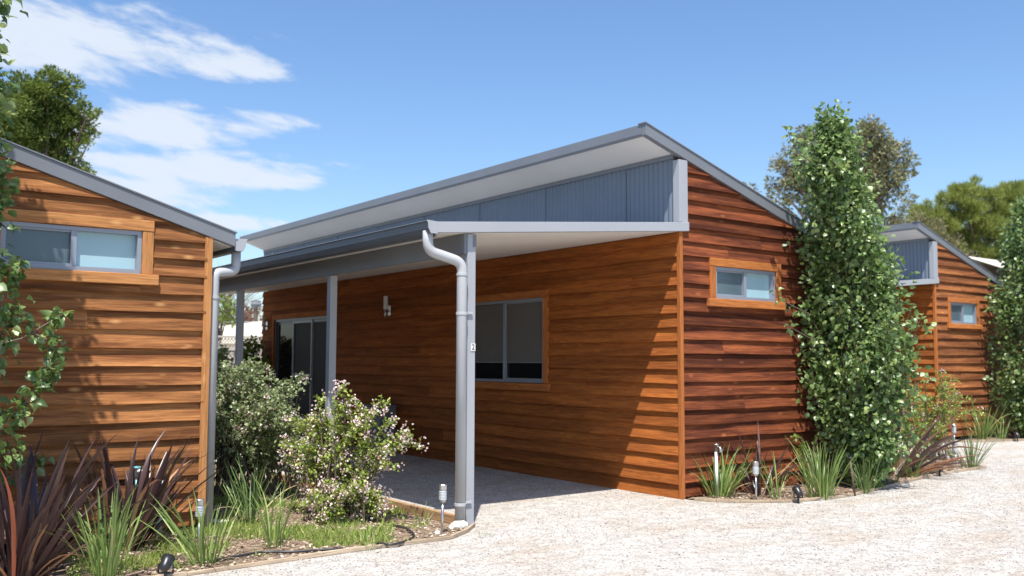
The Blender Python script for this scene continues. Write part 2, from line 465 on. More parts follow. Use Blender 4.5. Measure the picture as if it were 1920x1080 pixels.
TPL = {
    'ovate': (np.array([(0, 0, 0), (-.30, .30, .10), (.30, .30, .10), (-.26, .65, .06), (.26, .65, .06), (0, 1, -.14), (0, .32, 0), (0, .68, -.02)], float),
              np.array([(0, 6, 1), (0, 2, 6), (1, 6, 7), (1, 7, 3), (6, 2, 4), (6, 4, 7), (3, 7, 5), (7, 4, 5)])),
    'diamond': (np.array([(0, 0, 0), (-.28, .45, .06), (.28, .45, .06), (0, 1, -.05)], float), np.array([(0, 3, 1), (0, 2, 3)])),
    'spike': (np.array([(-.05, 0, 0), (.05, 0, 0), (0, 1, 0)], float), np.array([(0, 1, 2)])),
    'petal': (np.array([(0, 0, 0), (.5, .6, .1), (.1, .7, .5), (-.5, .6, .2), (-.2, .7, -.5), (.3, .8, -.4)], float),
              np.array([(0, 1, 2), (0, 2, 3), (0, 3, 4), (0, 4, 5), (0, 5, 1)])),
    'chip': (np.array([(-.5, -.2, 0), (.5, -.2, .05), (.45, .2, 0), (-.4, .2, .08)], float), np.array([(0, 1, 2), (0, 2, 3)])),
    'stone': (np.array([(1, 0, 0), (0, 1, .1), (-1, .1, 0), (0, -1, 0), (.1, 0, .7), (0, .1, -.7)], float),
              np.array([(0, 1, 4), (1, 2, 4), (2, 3, 4), (3, 0, 4), (1, 0, 5), (2, 1, 5), (3, 2, 5), (0, 3, 5)])),
}


def unit(a):
    return a / np.maximum(np.linalg.norm(a, axis=1, keepdims=True), 1e-9)


def leaf_frames(P, D, rng, flat=0.5, up=(0, 0, 1)):
    """axis D; normal mostly up with random tilt"""
    D = unit(D)
    n = unit(np.array(up)[None, :] * flat + rng.normal(size=P.shape) * (1 - flat) * 0.8)
    X = unit(np.cross(D, n)); Z = np.cross(X, D)
    return X, D, Z


def scatter(name, tpl, P, D, size, rng, mat, parent=None, flat=0.5, width=1.0, smooth=False, frames=None):
    if len(P) == 0: return None
    tv, tf = TPL[tpl]
    X, Y, Z = frames if frames else leaf_frames(P, D, rng, flat)
    s = np.asarray(size).reshape(-1, 1, 1)
    V = P[:, None, :] + s * (tv[None, :, 0:1] * width * X[:, None, :] + tv[None, :, 1:2] * Y[:, None, :] + tv[None, :, 2:3] * Z[:, None, :])
    T = tf[None, :, :] + (np.arange(len(P)) * len(tv))[:, None, None]
    V = V.reshape(-1, 3)
    if parent: V = V - np.array(wloc(parent))[None, :]
    return put(name, fast_mesh(name, V, T.reshape(-1, 3)), mat, parent, smooth)


# ------------------------------------------------------------------ ground
def sheet(name, pts, z, mat, kind='structure', label=None):
    me = bpy.data.meshes.new(name)
    bm = bmesh.new()
    vs = [bm.verts.new((p[0], p[1], z)) for p in pts]
    bm.faces.new(vs)
    bmesh.ops.triangulate(bm, faces=bm.faces[:])
    bm.normal_update()
    bm.to_mesh(me); bm.free()
    o = put(name, me, mat)
    return tag(o, label, None, None, kind)


def inside(poly, x, y):
    x = np.asarray(x); y = np.asarray(y); r = np.zeros(x.shape, bool)
    n = len(poly); j = n - 1
    for i in range(n):
        xi, yi = poly[i][:2]; xj, yj = poly[j][:2]
        c = ((yi > y) != (yj > y)) & (x < (xj - xi) * (y - yi) / (yj - yi + 1e-12) + xi)
        r ^= c; j = i
    return r


ground = sheet('gravel_driveway', [(-900, -900), (900, -900), (900, 900), (-900, 900)], 0.0, M['gravel'], 'structure', 'pale crushed gravel driveway in front of the cabins')

BED_L = [(-8.9, -0.56), (-6.5, -0.55), (-5.52, -.54), (-4.68, -.50), (-4.03, -.47), (-3.3, -.48), (-3.02, -.30), (-2.80, -.09), (-2.95, -.01), (-2.97, 1.0), (-3.0, 3.8), (-3.02, 12.6), (-8.9, 12.6)]
BED_R = [(0.012, -.06), (.02, -.16), (.12, -.38), (.30, -.55), (.55, -.74), (.84, -.88), (1.3, -.955), (1.73, -.95), (2.5, -.82), (3.31, -.66), (4.1, -.52), (4.91, -.44), (5.75, -.42), (5.95, .3), (6.05, 2.0), (6.1, 12), (4.1, 12), (4.1, -.06)]
BED_F = [(9.412, 2.24), (9.45, 2.1), (9.75, 1.9), (10.19, 1.74), (11.03, 1.46), (12.2, 1.2), (13.6, 1.3), (15.5, 1.7), (15.5, 4), (13.5, 4), (13.5, 2.24)]


def bed(poly, label, seed):
    rng = np.random.default_rng(seed)
    me = bpy.data.meshes.new('garden_bed'); bm = bmesh.new()
    vs = [bm.verts.new((p[0], p[1], 0.012)) for p in poly]
    bm.faces.new(vs); bmesh.ops.triangulate(bm, faces=bm.faces[:])
    bm.normal_update()
    if sum(f.normal.z for f in bm.faces) < 0: bmesh.ops.reverse_faces(bm, faces=bm.faces[:])
    bm.to_mesh(me); bm.free()
    return tag(put('garden_bed', me, M['soil']), label, None, None, 'structure')


bed(BED_L, 'mulched garden bed with grass beside the left cabin', 1)
bed(BED_R, 'mulched garden bed along the middle cabin gable wall', 2)
bed(BED_F, 'mulched garden bed along the far right cabin', 3)


# ------------------------------------------------------------------ cladding
def board_mesh(axis, plane, pts, zrow, cover, rng, wl):
    """pts: convex polygon (u,z), counter-clockwise seen from outside; front offset grows towards the row's lower edge"""
    def off(z): return 0.008 + 0.036 * max(0, min(1, (zrow + cover - z) / cover))
    mk = (lambda u, z, o: (u - wl.x, plane - o - wl.y, z - wl.z)) if axis == 'x' else (lambda u, z, o: (plane - o - wl.x, u - wl.y, z - wl.z))
    n = len(pts)
    us = [p[0] for p in pts]; zs = [p[1] for p in pts]
    rect = n == 4 and len(set(round(a, 4) for a in us)) == 2 and len(set(round(a, 4) for a in zs)) == 2
    V, F = [], []
    if rect:
        u0, u1, z0, z1 = min(us), max(us), min(zs), max(zs)
        k = max(1, int((u1 - u0) / 0.28))
        ph = rng.uniform(0, 6, 3)
        for i in range(k + 1):
            u = u0 + (u1 - u0) * i / k
            d = 0.0030 * math.sin(u * 2.1 + ph[0]) + 0.0022 * math.sin(u * 6.3 + ph[1]) + rng.normal() * .0010
            e = 0.0028 * math.sin(u * 3.1 + ph[2]) + rng.normal() * .0014
            V += [mk(u, z0 + e, off(z0) + d), mk(u, z1, off(z1) + d * .3), mk(u, z0 + e, -0.03), mk(u, z1, -0.03)]
        for i in range(k):
            a, b = 4 * i, 4 * i + 4
            F += [(a, b, b + 1, a + 1), (a + 2, b + 2, b, a), (a + 1, b + 1, b + 3, a + 3)]
        e = 4 * k
        F += [(0, 1, 3, 2), (e, e + 2, e + 3, e + 1)]
    else:
        V = [mk(u, z, off(z)) for u, z in pts] + [mk(u, z, -0.03) for u, z in pts]
        F = [tuple(range(n))] + [(i, n + i, n + (i + 1) % n, (i + 1) % n) for i in range(n)]
    me = bpy.data.meshes.new('weatherboard')
    me.from_pydata(V, [], F); me.update()
    bm = bmesh.new(); bm.from_mesh(me); bmesh.ops.recalc_face_normals(bm, faces=bm.faces[:]); bm.to_mesh(me); bm.free()
    return me


def clip_top(pts, a, b):
    """keep z <= a + b*u"""
    out = []
    n = len(pts)
    for i in range(n):
        p, q = pts[i], pts[(i + 1) % n]
        fp = a + b * p[0] - p[1]; fq = a + b * q[0] - q[1]
        if fp >= 0: out.append(p)
        if fp * fq < 0:
            t = fp / (fp - fq); out.append((p[0] + (q[0] - p[0]) * t, p[1] + (q[1] - p[1]) * t))
    return out


def clad(parent, axis, plane, u0, u1, z0, z1, mat, seed, holes=(), top=None, cover=0.156, joints=(3.4, 5.4)):
    rng = np.random.default_rng(seed)
    wl = wloc(parent)
    i = 0
    while z0 + i * cover < z1 - 0.02:
        zb = z0 + i * cover; zt = min(zb + cover + 0.012, z1)
        cuts = [u0]; u = u0 + rng.uniform(0.5, joints[1] * 1.5)
        while u < u1 - 0.4:
            cuts.append(u); u += rng.uniform(*joints)
        cuts.append(u1)
        for a, b in zip(cuts[:-1], cuts[1:]):
            rects = [(a + 0.001, b - 0.001, zb, zt)]
            for (ha, hb, za, zc) in holes:
                nr = []
                for (p, q, r, s_) in rects:
                    if q <= ha or p >= hb or s_ <= za or r >= zc: nr.append((p, q, r, s_)); continue
                    if p < ha: nr.append((p, ha, r, s_))
                    if q > hb: nr.append((hb, q, r, s_))
                    lo, hi = max(p, ha), min(q, hb)
                    if r < za: nr.append((lo, hi, r, za))
                    if s_ > zc: nr.append((lo, hi, zc, s_))
                rects = nr
            for (p, q, r, s_) in rects:
                if q - p < 0.01 or s_ - r < 0.016: continue
                pts = [(p, r), (q, r), (q, s_), (p, s_)]
                if top:
                    pts = clip_top(pts, *top)
                    if len(pts) < 3: continue
                o = put('weatherboard', board_mesh(axis, plane, pts, zb, cover, rng, wl), mat, parent)
        i += 1


def ubox(mb, axis, plane, u0, u1, z0, z1, o0, o1):
    if axis == 'x': return mb.box(u0, u1, plane - o0, plane - o1, z0, z1)
    return mb.box(plane - o0, plane - o1, u0, u1, z0, z1)


def window(parent, axis, plane, u0, u1, z0, z1, tm, tz, kinds, trim=0.095, mull=None, blind=None):
    """trimmed aluminium slider: frame > trim boards, sill, two panes"""
    f = MB(); fw = 0.035
    for a, b, c, d in ((u0, u1, z0, z0 + fw), (u0, u1, z1 - fw, z1), (u0, u0 + fw, z0 + fw, z1 - fw), (u1 - fw, u1, z0 + fw, z1 - fw)):
        ubox(f, axis, plane, a, b, c, d, -0.05, 0.028)
    mu = mull if mull is not None else (u0 + u1) / 2
    ubox(f, axis, plane, mu - 0.022, mu + 0.022, z0 + fw, z1 - fw, -0.05, 0.018)
    fr = f.build('window', M['alu'], parent)
    # sliding sash rails on the first half
    s = MB()
    for a, b, c, d in ((u0 + fw, mu - .022, z0 + fw, z0 + fw + .022), (u0 + fw, mu - .022, z1 - fw - .018, z1 - fw)):
        ubox(s, axis, plane, a, b, c, d, -0.03, 0.006)
    s.build('sash_rail', M['alu'], fr)
    for (a, b), k, o in zip(((u0 + fw, mu - .022), (mu + .022, u1 - fw)), kinds, (-0.02, -0.035)):
        ubox(MB(), axis, plane, a, b, z0 + fw, z1 - fw, o - .008, o).build('pane', M[k], fr)
    if blind:
        for (a, b) in ((u0 + fw, mu - .022), (mu + .022, u1 - fw)):
            ubox(MB(), axis, plane, a + .01, b - .01, blind, z1 - fw - .002, -0.015, -0.011).build('blind', M['blind'], fr)
            ubox(MB(), axis, plane, a + .01, b - .01, blind - .018, blind - .002, -0.018, -0.009).build('blind_rail', M['steel'], fr)
    t = trim
    ubox(MB(), axis, plane, u0 - t, u1 + t, z1 + .002, z1 + t, -0.02, 0.052).build('trim_board', tm, fr, bevel=.004)
    ubox(MB(), axis, plane, u0 - t, u0 - .002, z0 - .002, z1, -0.02, 0.048).build('trim_board', tz, fr, bevel=.004)
    ubox(MB(), axis, plane, u1 + .002, u1 + t, z0 - .002, z1, -0.02, 0.048).build('trim_board', tz, fr, bevel=.004)
    ubox(MB(), axis, plane, u0 - t - .045, u1 + t + .045, z0 - t, z0 - .004, -0.02, 0.075).build('sill', tm, fr, bevel=.006)
    return fr


W = 3.9
SLOPE = 0.305
HB = 3.765          # underside of the barge at the high wall
HP = 2.93           # top of the boards under the porch


def elbow(pts, rad=0.07, n=5):
    """round the corners of a polyline"""
    pts = [Vector(p) for p in pts]
    out = [pts[0]]
    for i in range(1, len(pts) - 1):
        a, b, c = pts[i - 1], pts[i], pts[i + 1]
        d1 = (a - b); d2 = (c - b)
        r = min(rad, d1.length * .45, d2.length * .45)
        p, q = b + d1.normalized() * r, b + d2.normalized() * r
        for k in range(n + 1):
            t = k / n
            out.append(p * (1 - t) ** 2 + b * 2 * t * (1 - t) + q * t ** 2)
    out.append(pts[-1])
    return out


def cabin(ox, oy, oz, label, gable_mat, long_mat, trims, gable_windows, full, seed, length=11.94, low=None, base=0.0, gz0=0.0):
    """timber cabin: high wall on x=ox facing the porch, gable on y=oy facing the drive, roof falling to +x"""
    tx, tz = trims
    r = thing('timber_cabin', label, 'cabin', (ox, oy, 0), 'timber cabins along the driveway')
    X = lambda x: ox + x
    Y = lambda y: oy + y
    Z = lambda z: oz + z
    hb = lambda x: Z(HB) - SLOPE * x
    # near-black box behind boards and windows, interior darkness put into its colour
    MB().prism([(X(.06), Z(gz0 + .05)), (X(W - .06), Z(gz0 + .05)), (X(W - .06), hb(W - .06) - .05), (X(.06), hb(.06) - .05)], 'y', Y(.06), Y(length - .06)).build('dark_interior_box', M['dark'], r)
    # gable boards
    holes = [(X(a), X(b), Z(c), Z(d)) for a, b, c, d in gable_windows]
    clad(r, 'x', Y(0), X(.006), X(W - .006), Z(gz0 + .02), hb(0) + .2, gable_mat, seed, holes, (hb(0) + SLOPE * ox - .004, -SLOPE))
    for a, b, c, d in gable_windows:
        window(r, 'x', Y(0), X(a), X(b), Z(c), Z(d), tx, tz, ('glass_screen', 'glass_frost'))
    # corner boards
    MB().box(X(-.044), X(.006), Y(-.044), Y(.006), Z(base), Z(HP) - .002).build('corner_board', tz, r, bevel=.003)
    MB().box(X(W - .03), X(W + .038), Y(-.044), Y(.006), Z(gz0 - .02 if low else base), hb(W) - .004).build('corner_board', tz, r, bevel=.003)
    # roof: sheet, high eave fascia, soffit, barge
    eo = 0.56
    yl = length + .02
    top = lambda x: hb(x) + .125
    MB().prism([(X(-eo + .02), top(-eo) - .04), (X(W + .22), top(W + .22) - .04), (X(W + .22), top(W + .22) - .012), (X(-eo + .02), top(-eo) - .012)], 'y', Y(.02), Y(yl - .02)).build('roof', M['steel'], r)
    MB().prism([(X(-eo), hb(-eo) + .022), (X(-eo + .022), hb(-eo + .022)), (X(-eo + .022), top(-eo + .022)), (X(-eo), top(-eo))], 'y', Y(.02), Y(yl)).build('fascia', M['steel'], r)
    b = MB()
    b.prism([(X(-eo), hb(-eo) + .0), (X(W + .24), hb(W + .24)), (X(W + .24), top(W + .24)), (X(-eo), top(-eo))], 'y', Y(-.052), Y(.018))
    b.build('barge', M['steel'], r, bevel=.004)
    MB().prism([(X(-eo - .012), top(-eo) + .004), (X(W + .25), top(W + .25) - .0), (X(W + .25), top(W + .25) + .012), (X(-eo - .012), top(-eo) + .016)], 'y', Y(-.062), Y(.06)).build('barge_cap', M['steel'], r)
    # soffit sheets under the high eave
    n = 4
    for k in range(n):
        a, c = .022 + (yl - .03) * k / n, .022 + (yl - .03) * (k + 1) / n - .003
        MB().prism([(X(-eo + .024), hb(-eo) + .05), (X(-.024), hb(0) + .045), (X(-.024), hb(0) + .055), (X(-eo + .024), hb(-eo) + .06)], 'y', Y(a), Y(c)).build('soffit_panel', M['soffit'], r)
    # upper wall: corrugated sheets with a corner flashing
    zc0, zc1 = Z(3.03), hb(0) + .044
    pitch = .0762
    ns = int((length - .06) / (pitch * 10)) + 1
    for k in range(ns):
        y0 = .055 + k * pitch * 10; y1 = min(y0 + pitch * 10, length)
        m = max(2, int((y1 - y0) / pitch * 6))
        V, F = [], []
        for i in range(m + 1):
            y = y0 + (y1 - y0) * i / m
            xx = X(-.012 - (.006 if k % 2 else 0.0)) - .0085 * math.cos(2 * math.pi * (y - y0) / pitch)
            V += [(xx, Y(y), zc0), (xx, Y(y), zc1)]
        F = [(2 * i, 2 * i + 1, 2 * i + 3, 2 * i + 2) for i in range(m)]
        MB().add(V, F).build('cladding_sheet', M['corr'], r, True)
    MB().box(X(-.045), X(.09), Y(-.048), Y(.05), Z(3.032), hb(.09) - .002).build('corner_flashing', M['steel_pale'], r, bevel=.004)
    MB().box(X(-.04), X(.02), Y(.052), Y(length), hb(0) - .005, hb(0) + .042).build('eave_trim', M['steel'], r)
    # low eave: gutter and soffit
    xg = W + .24
    zg = hb(W + .24) + .03
    MB().prism([(X(W + .04), hb(W) - .02), (X(W + .232), hb(W + .232) + .0), (X(W + .232), hb(W + .232) + .01), (X(W + .04), hb(W) - .01)], 'y', Y(.022), Y(yl)).build('soffit_panel', M['soffit'], r)
    gutter(r, X(xg + .002), zg, Y(-.03), Y(yl), 1)
    # high wall boards below the porch ceiling
    lh = []
    if full:
        lh = [(Y(2.38), Y(4.15), Z(1.2), Z(2.32)), (Y(8.58), Y(11.26), Z(.30), Z(2.31))]
    clad(r, 'y', X(0), Y(.006), Y(length), Z(0.0), Z(HP) - .003, long_mat, seed + 50, lh)
    # porch
    PX = -3.2
    ps = .0895
    pt = lambda x: Z(3.03) + ps * x          # top line
    pb = lambda x: pt(x) - .10
    plen = length + .5
    MB().prism([(X(PX), pb(PX)), (X(.09), pb(.09)), (X(.09), pt(.09)), (X(PX), pt(PX))], 'y', Y(-.066), Y(-.012)).build('porch_fascia', M['steel_pale'], r, bevel=.004)
    MB().prism([(X(PX - .03), pt(PX - .03) - .03), (X(-.03), pt(-.03) - .03), (X(-.03), pt(-.03) - .004), (X(PX - .03), pt(PX - .03) - .004)], 'y', Y(-.01), Y(plen)).build('porch_roof', M['steel'], r)
    nc = 10
    for k in range(nc):
        a, c = -.008 + plen * k / nc, -.008 + plen * (k + 1) / nc - .004
        MB().prism([(X(PX + .02), pb(PX + .02) - .0), (X(-.036), pb(-.036)), (X(-.036), pb(-.036) + .012), (X(PX + .02), pb(PX + .02) + .012)], 'y', Y(a), Y(c)).build('ceiling_panel', M['ceil'], r)
    gutter(r, X(PX - .002), pt(PX) - .045, Y(-.06), Y(plen), -1)
    MB().box(X(PX), X(PX + .018), Y(-.01), Y(plen), pb(PX) - .03, pt(PX) - .035).build('fascia', M['steel'], r)
    bz1 = pb(-2.83) - .004
    MB().box(X(-2.865), X(-2.815), Y(.01), Y(plen), bz1 - .19, bz1).build('beam', M['steel'], r, bevel=.003)
    posts = (0.045, 2.92, 5.87, 8.83, 11.8)
    for k, py in enumerate(posts):
        p = MB().box(X(-2.832), X(-2.742), Y(py - .045), Y(py + .045), 0.0, bz1 - .002 if k == 0 else bz1 - .192).build('post', M['steel_pale'], r, bevel=.005)
        if full and k == 0:
            MB().box(X(-2.775), X(-2.738), Y(-.004), Y(.095), bz1 - .12, bz1 - .004).build('cleat', M['steel'], p)
            c = onplane(887, 651, 1, Y(-.003))
            pl = MB().box(c.x - .024, c.x + .024, Y(-.006), Y(-.0015), c.z - .034, c.z + .034).build('number_plate', M['white'], p)
            cu = bpy.data.curves.new('numeral', 'FONT'); cu.body = '2'; cu.size = .072; cu.align_x = 'CENTER'; cu.align_y = 'CENTER'; cu.extrude = .0008
            tmp = bpy.data.objects.new('numeral', cu); COL.objects.link(tmp)
            bpy.context.view_layer.update()
            me = bpy.data.meshes.new_from_object(tmp.evaluated_get(bpy.context.evaluated_depsgraph_get()))
            bpy.data.objects.remove(tmp)
            me.name = 'numeral'
            # the digit belongs to the plate: same part level as the plate
            wl = wloc(p)
            me.transform(Matrix.Translation(Vector((c.x, Y(-.0075), c.z)) - wl) @ Matrix.Rotation(math.pi / 2, 4, 'X'))
            put('numeral', me, M['black'], p)
    # downpipe at the front of the porch
    dp = MB()
    xa, xb = X(PX - .055), X(-2.915)
    za = pb(PX)
    dp.tube(elbow([(xa, Y(.02), za + .02), (xa, Y(.02), za - .16), (xb, Y(-.03), za - .25), (xb, Y(-.03), .02)], .085, 6), .048, 16)
    d = dp.build('downpipe', M['pipe'], r, True)
    for zz in (za - .36, za - .72, .20):
        MB().lathe([(.05, -.014), (.054, -.012), (.054, .012), (.05, .014)], (xb, Y(-.03), zz), 16).build('pipe_collar', M['pipe'], d)
    for zz in (za - .71, .21):
        MB().box(xb + .03, xb + .13, Y(-.02), Y(-.008), zz - .012, zz + .012).build('pipe_bracket', M['pipe'], d)
    return r, X, Y, Z, hb, zg


def gutter(parent, x, z, y0, y1, sg):
    """quad gutter on a fascia; sg is the side it stands out to"""
    o = lambda d: x + sg * d
    prof = [(o(0), z + .045), (o(0), z - .055), (o(.012), z - .065), (o(.075), z - .065), (o(.10), z - .02), (o(.105), z + .03), (o(.118), z + .045), (o(.108), z + .052), (o(.094), z + .035),
            (o(.088), z - .018), (o(.07), z - .055), (o(.006), z - .055), (o(.006), z + .045)]
    V = [(p[0], y0, p[1]) for p in prof] + [(p[0], y1, p[1]) for p in prof]
    n = len(prof)
    g = MB().add(V, [(i, (i + 1) % n, n + (i + 1) % n, n + i) for i in range(n)])
    go = g.build('gutter', M['gutter'], parent, False)
    cap = [prof[i] for i in range(8)]
    MB().prism(cap, 'y', y0 - .006, y0 - .001).build('end_cap', M['steel_pale'], go)
    MB().prism(cap, 'y', y1 + .001, y1 + .006).build('end_cap', M['steel'], go)
    return go


GW = [(.545, 1.625, 2.21, 2.575), (2.45, 3.42, 2.21, 2.575)]
# middle cabin
mid, X, Y, Z, hb, zg = cabin(0, 0, 0, 'red brown timber cabin in the middle with open porch and post numbered 2', M['gable_main'], M['long_main'],
                             (M['trim_x'], M['trim_z']), GW, True, 11)
MID = mid
window(mid, 'y', 0, 2.38, 4.15, 1.2, 2.32, M['trim_y'], M['trim_z'], ('glass_dark', 'glass_dark'), .10, 3.27, 1.48)


def sliding_door():
    y0, y1, z0, z1 = 8.58, 11.26, .30, 2.31
    f = MB()
    for a, b, c, d in ((y0, y1, z0, z0 + .05), (y0, y1, z1 - .05, z1), (y0, y0 + .05, z0 + .05, z1 - .05), (y1 - .05, y1, z0 + .05, z1 - .05)):
        ubox(f, 'y', 0, a, b, c, d, -.05, .02)
    fr = f.build('door', M['gutter'], MID)
    edges = (y0 + .05, 9.53, 10.43, y1 - .05)
    for k, (a, b) in enumerate(zip(edges[:-1], edges[1:])):
        s = MB()
        for p, q, c, d in ((a, b, z0 + .05, z0 + .1), (a, b, z1 - .1, z1 - .05), (a, a + .045, z0 + .1, z1 - .1), (b - .045, b, z0 + .1, z1 - .1)):
            ubox(s, 'y', 0, p + .001, q - .001, c, d, -.045, -.005 if k == 1 else -.02)
        if k == 1: ubox(s, 'y', 0, a + .045, b - .045, 1.16, 1.22, -.04, -.008)
        s.build('sash_frame', M['gutter'] if k != 1 else M['alu'], fr)
        ubox(MB(), 'y', 0, a + .045, b - .045, z0 + .1, z1 - .1, -.04, -.03).build('screen_mesh' if k == 1 else 'pane', M['screen_door' if k < 2 else 'glass_dark'], fr)
    MB().box(-.05, -.01, 9.60, 9.64, 1.02, 1.2).build('handle', M['chrome'], fr)
    ubox(MB(), 'y', 0, y0 - .1, y1 + .1, z1 + .002, z1 + .10, -.02, .052).build('trim_board', M['trim_y'], fr, bevel=.004)
    for a, b in ((y0 - .1, y0 - .002), (y1 + .002, y1 + .1)):
        ubox(MB(), 'y', 0, a, b, .02, z1, -.02, .048).build('trim_board', M['trim_z'], fr, bevel=.004)


sliding_door()


def wall_lamp(y, z, s=1.0):
    o = MB().lathe([(.0, .0), (.035 * s, .0), (.038 * s, .02), (.038 * s, .20 * s), (.03 * s, .215 * s), (0, .216 * s)], (-.11, y, z), 14).build('wall_lamp', M['white'], MID, True)
    MB().lathe([(.0, -.14 * s), (.022 * s, -.14 * s), (.024 * s, -.01), (.0, -.002)], (-.11, y, z), 12).build('lamp_body', M['chrome'], o, True)
    MB().box(-.10, -.034, y - .02, y + .02, z - .05, z - .015).build('bracket', M['chrome'], o)
    MB().box(-.042, -.030, y - .045, y + .045, z - .1, z + .06).build('back_plate', M['chrome'], o)


wall_lamp(6.45, 2.33)
wall_lamp(11.66, 2.22, .9)
# intercom and power point by the door
MB().box(-.06, -.03, 11.56, 11.64, 1.42, 1.58).build('intercom', M['black'], MID)
MB().box(-.055, -.03, 11.58, 11.66, .58, .70).build('power_point', M['white'], MID)
# deck in the rear of the porch: boards one by one
dk = thing('timber_deck', 'dark low timber deck in the shade below the sliding glass door', 'deck', (-1.4, 8.4, 0))
for k in range(20):
    x0 = -2.72 + k * .134
    MB().box(x0, x0 + .129, 8.36, 12.3, .25, .275).build('deck_board', M['deck'], dk)
MB().box(-2.72, -.05, 8.40, 8.43, .02, .245).build('deck_riser', M['deck'], dk)
MB().box(-2.70, -2.66, 8.44, 12.3, .02, .245).build('deck_riser', M['deck'], dk)
# grey cabinet against the wall
gc = thing('meter_cabinet', 'small grey metal cabinet standing against the shaded porch wall', 'cabinet', (-.2, 6.45, 0))
MB().box(-.36, -.05, 6.16, 6.68, .03, .74).build('case', M['steel'], gc, bevel=.01)
MB().box(-.38, -.04, 6.14, 6.70, .742, .77).build('lid', M['steel'], gc, bevel=.006)
for a in (6.2, 6.6):
    MB().box(-.34, -.30, a, a + .04, 0.002, .029).build('foot', M['black'], gc)

# left cabin
LX, LY = -8.79, 1.11
LW = [(2.26, 3.33, 2.21, 2.575), (.5, 1.4, 2.21, 2.575)]
lc, lX, lY, lZ, lhb, lzg = cabin(LX, LY, .01, 'tan timber cabin at the left edge with cut off window and downpipe', M['gable_left'], M['long_main'],
                                 (M['trim_xl'], M['trim_zl']), LW, False, 31, low=True, gz0=.155)
# skirting board below the boards and the corner downpipe
MB().box(lX(.1), lX(W - .04), lY(-.012), lY(.014), .06, .19).build('skirting_board', M['gable_left'], lc)
dx, dy = lX(W + .30), lY(.09)
d = MB().tube(elbow([(dx, dy, lzg - .06), (dx, dy, lzg - .24), (lX(W + .085), lY(.03), lzg - .27), (lX(W + .085), lY(.03), .02)], .06, 6), .043, 14).build('downpipe', M['pipe'], lc, True)
MB().lathe([(.045, -.014), (.05, -.012), (.05, .012), (.045, .014)], (lX(W + .085), lY(.03), 2.05), 14).build('pipe_collar', M['pipe'], d)

# right cabin
RX, RY = 9.4, 2.3
RWN = [(.52, 1.52, 2.19, 2.60), (2.45, 3.42, 2.19, 2.60)]
M['long_right'] = M['long_main']
rc, rX, rY, rZ, rhb, rzg = cabin(RX, RY, .05, 'farthest timber cabin half hidden behind the tall pear tree', M['gable_right'], M['long_right'],
                                 (M['trim_x'], M['trim_z']), RWN, False, 71, length=9.0)

# ------------------------------------------------------------------ garden edging, stones, pipes, lights
def edging(pts, label, h=.05, t=.022, mat='edging', z0=0.002):
    o = thing('garden_edging', label, 'edging', (pts[0][0], pts[0][1], 0))
    for (a, b) in zip(pts[:-1], pts[1:]):
        a, b = Vector((a[0], a[1], 0)), Vector((b[0], b[1], 0))
        n = (b - a).normalized(); s = Vector((-n.y, n.x, 0)) * t / 2
        a2, b2 = a + n * .001, b - n * .001
        zt = h + random.Random(round(a.x * 100)).uniform(-.004, .004)
        vs = [a2 - s, b2 - s, b2 + s, a2 + s]
        MB().add([(p.x, p.y, z0) for p in vs] + [(p.x, p.y, zt) for p in vs], [(3, 2, 1, 0), (4, 5, 6, 7), (0, 1, 5, 4), (1, 2, 6, 5), (2, 3, 7, 6), (3, 0, 4, 7)]).build('plank', M[mat], o, bevel=.003)
    return o


edging(BED_L[:8], 'thin pale timber edging strip between gravel and left garden bed', .032, .022)
edging([(-2.93, .02), (-2.955, .9), (-2.965, 1.9), (-2.98, 2.8), (-3.0, 4.2)], 'orange brown timber sleeper edge beside the porch gravel', .10, .05, 'sleeper')
edging(BED_R[1:14], 'curved pale timber edging around the bed by the red gable', .032, .02)
edging(BED_F[1:8], 'short timber edging around the farthest garden bed', .045, .025)


def rock(c, s, label, seed):
    rng = np.random.default_rng(seed)
    bm = bmesh.new(); bmesh.ops.create_icosphere(bm, subdivisions=2, radius=1)
    for v in bm.verts:
        k = 1 + .25 * math.sin(v.co.x * 3 + seed) * math.cos(v.co.y * 4 + seed * 2) + rng.uniform(-.08, .08)
        v.co = Vector((v.co.x * s[0] * k, v.co.y * s[1] * k, v.co.z * s[2] * k))
    me = bpy.data.meshes.new('white_rock'); bm.to_mesh(me); bm.free()
    o = put('white_rock', me, M['stone']); o.location = (c[0], c[1], s[2] * .6)
    return tag(o, label, 'rock')


p = gp(855, 1000); rock((-2.99, -.14), (.085, .06, .05), 'larger white rock at the foot of the numbered porch post', 1)
p = gp(820, 1003); rock(p, (.03, .025, .022), 'small white pebble beside the solar light near the porch post', 2)
p = gp(404, 985); rock((p.x, p.y), (.14, .05, .035), 'long flat white rock in grass below the left downpipe', 3)


def solar_light(base, label, h=.42, lean=(0, 0)):
    t = thing('solar_light', label, 'garden light', base, 'stainless solar path lights')
    b = Vector(base); ax = Vector((lean[0], lean[1], 1))
    MB().tube([b + ax * -.02, b + ax * (h - .15)], .0115, 10).build('stake', M['chrome'], t, True)
    c = b + ax * (h - .15)
    hd = MB().lathe([(0, 0), (.022, .0), (.026, .01), (.026, .018)], c, 14).build('head', M['chrome'], t, True)
    prof = [(.026, .019)]
    for k in range(6):
        z = .022 + k * .013
        prof += [(.034, z), (.034, z + .007), (.029, z + .010)]
    prof += [(.030, .104)]
    MB().lathe(prof, c, 16).build('ribbed_lens', M['lens'], hd, True)
    MB().lathe([(.032, .105), (.034, .108), (.034, .148), (.031, .152), (0, .153)], c, 16).build('cap', M['chrome'], hd, False)
    return t


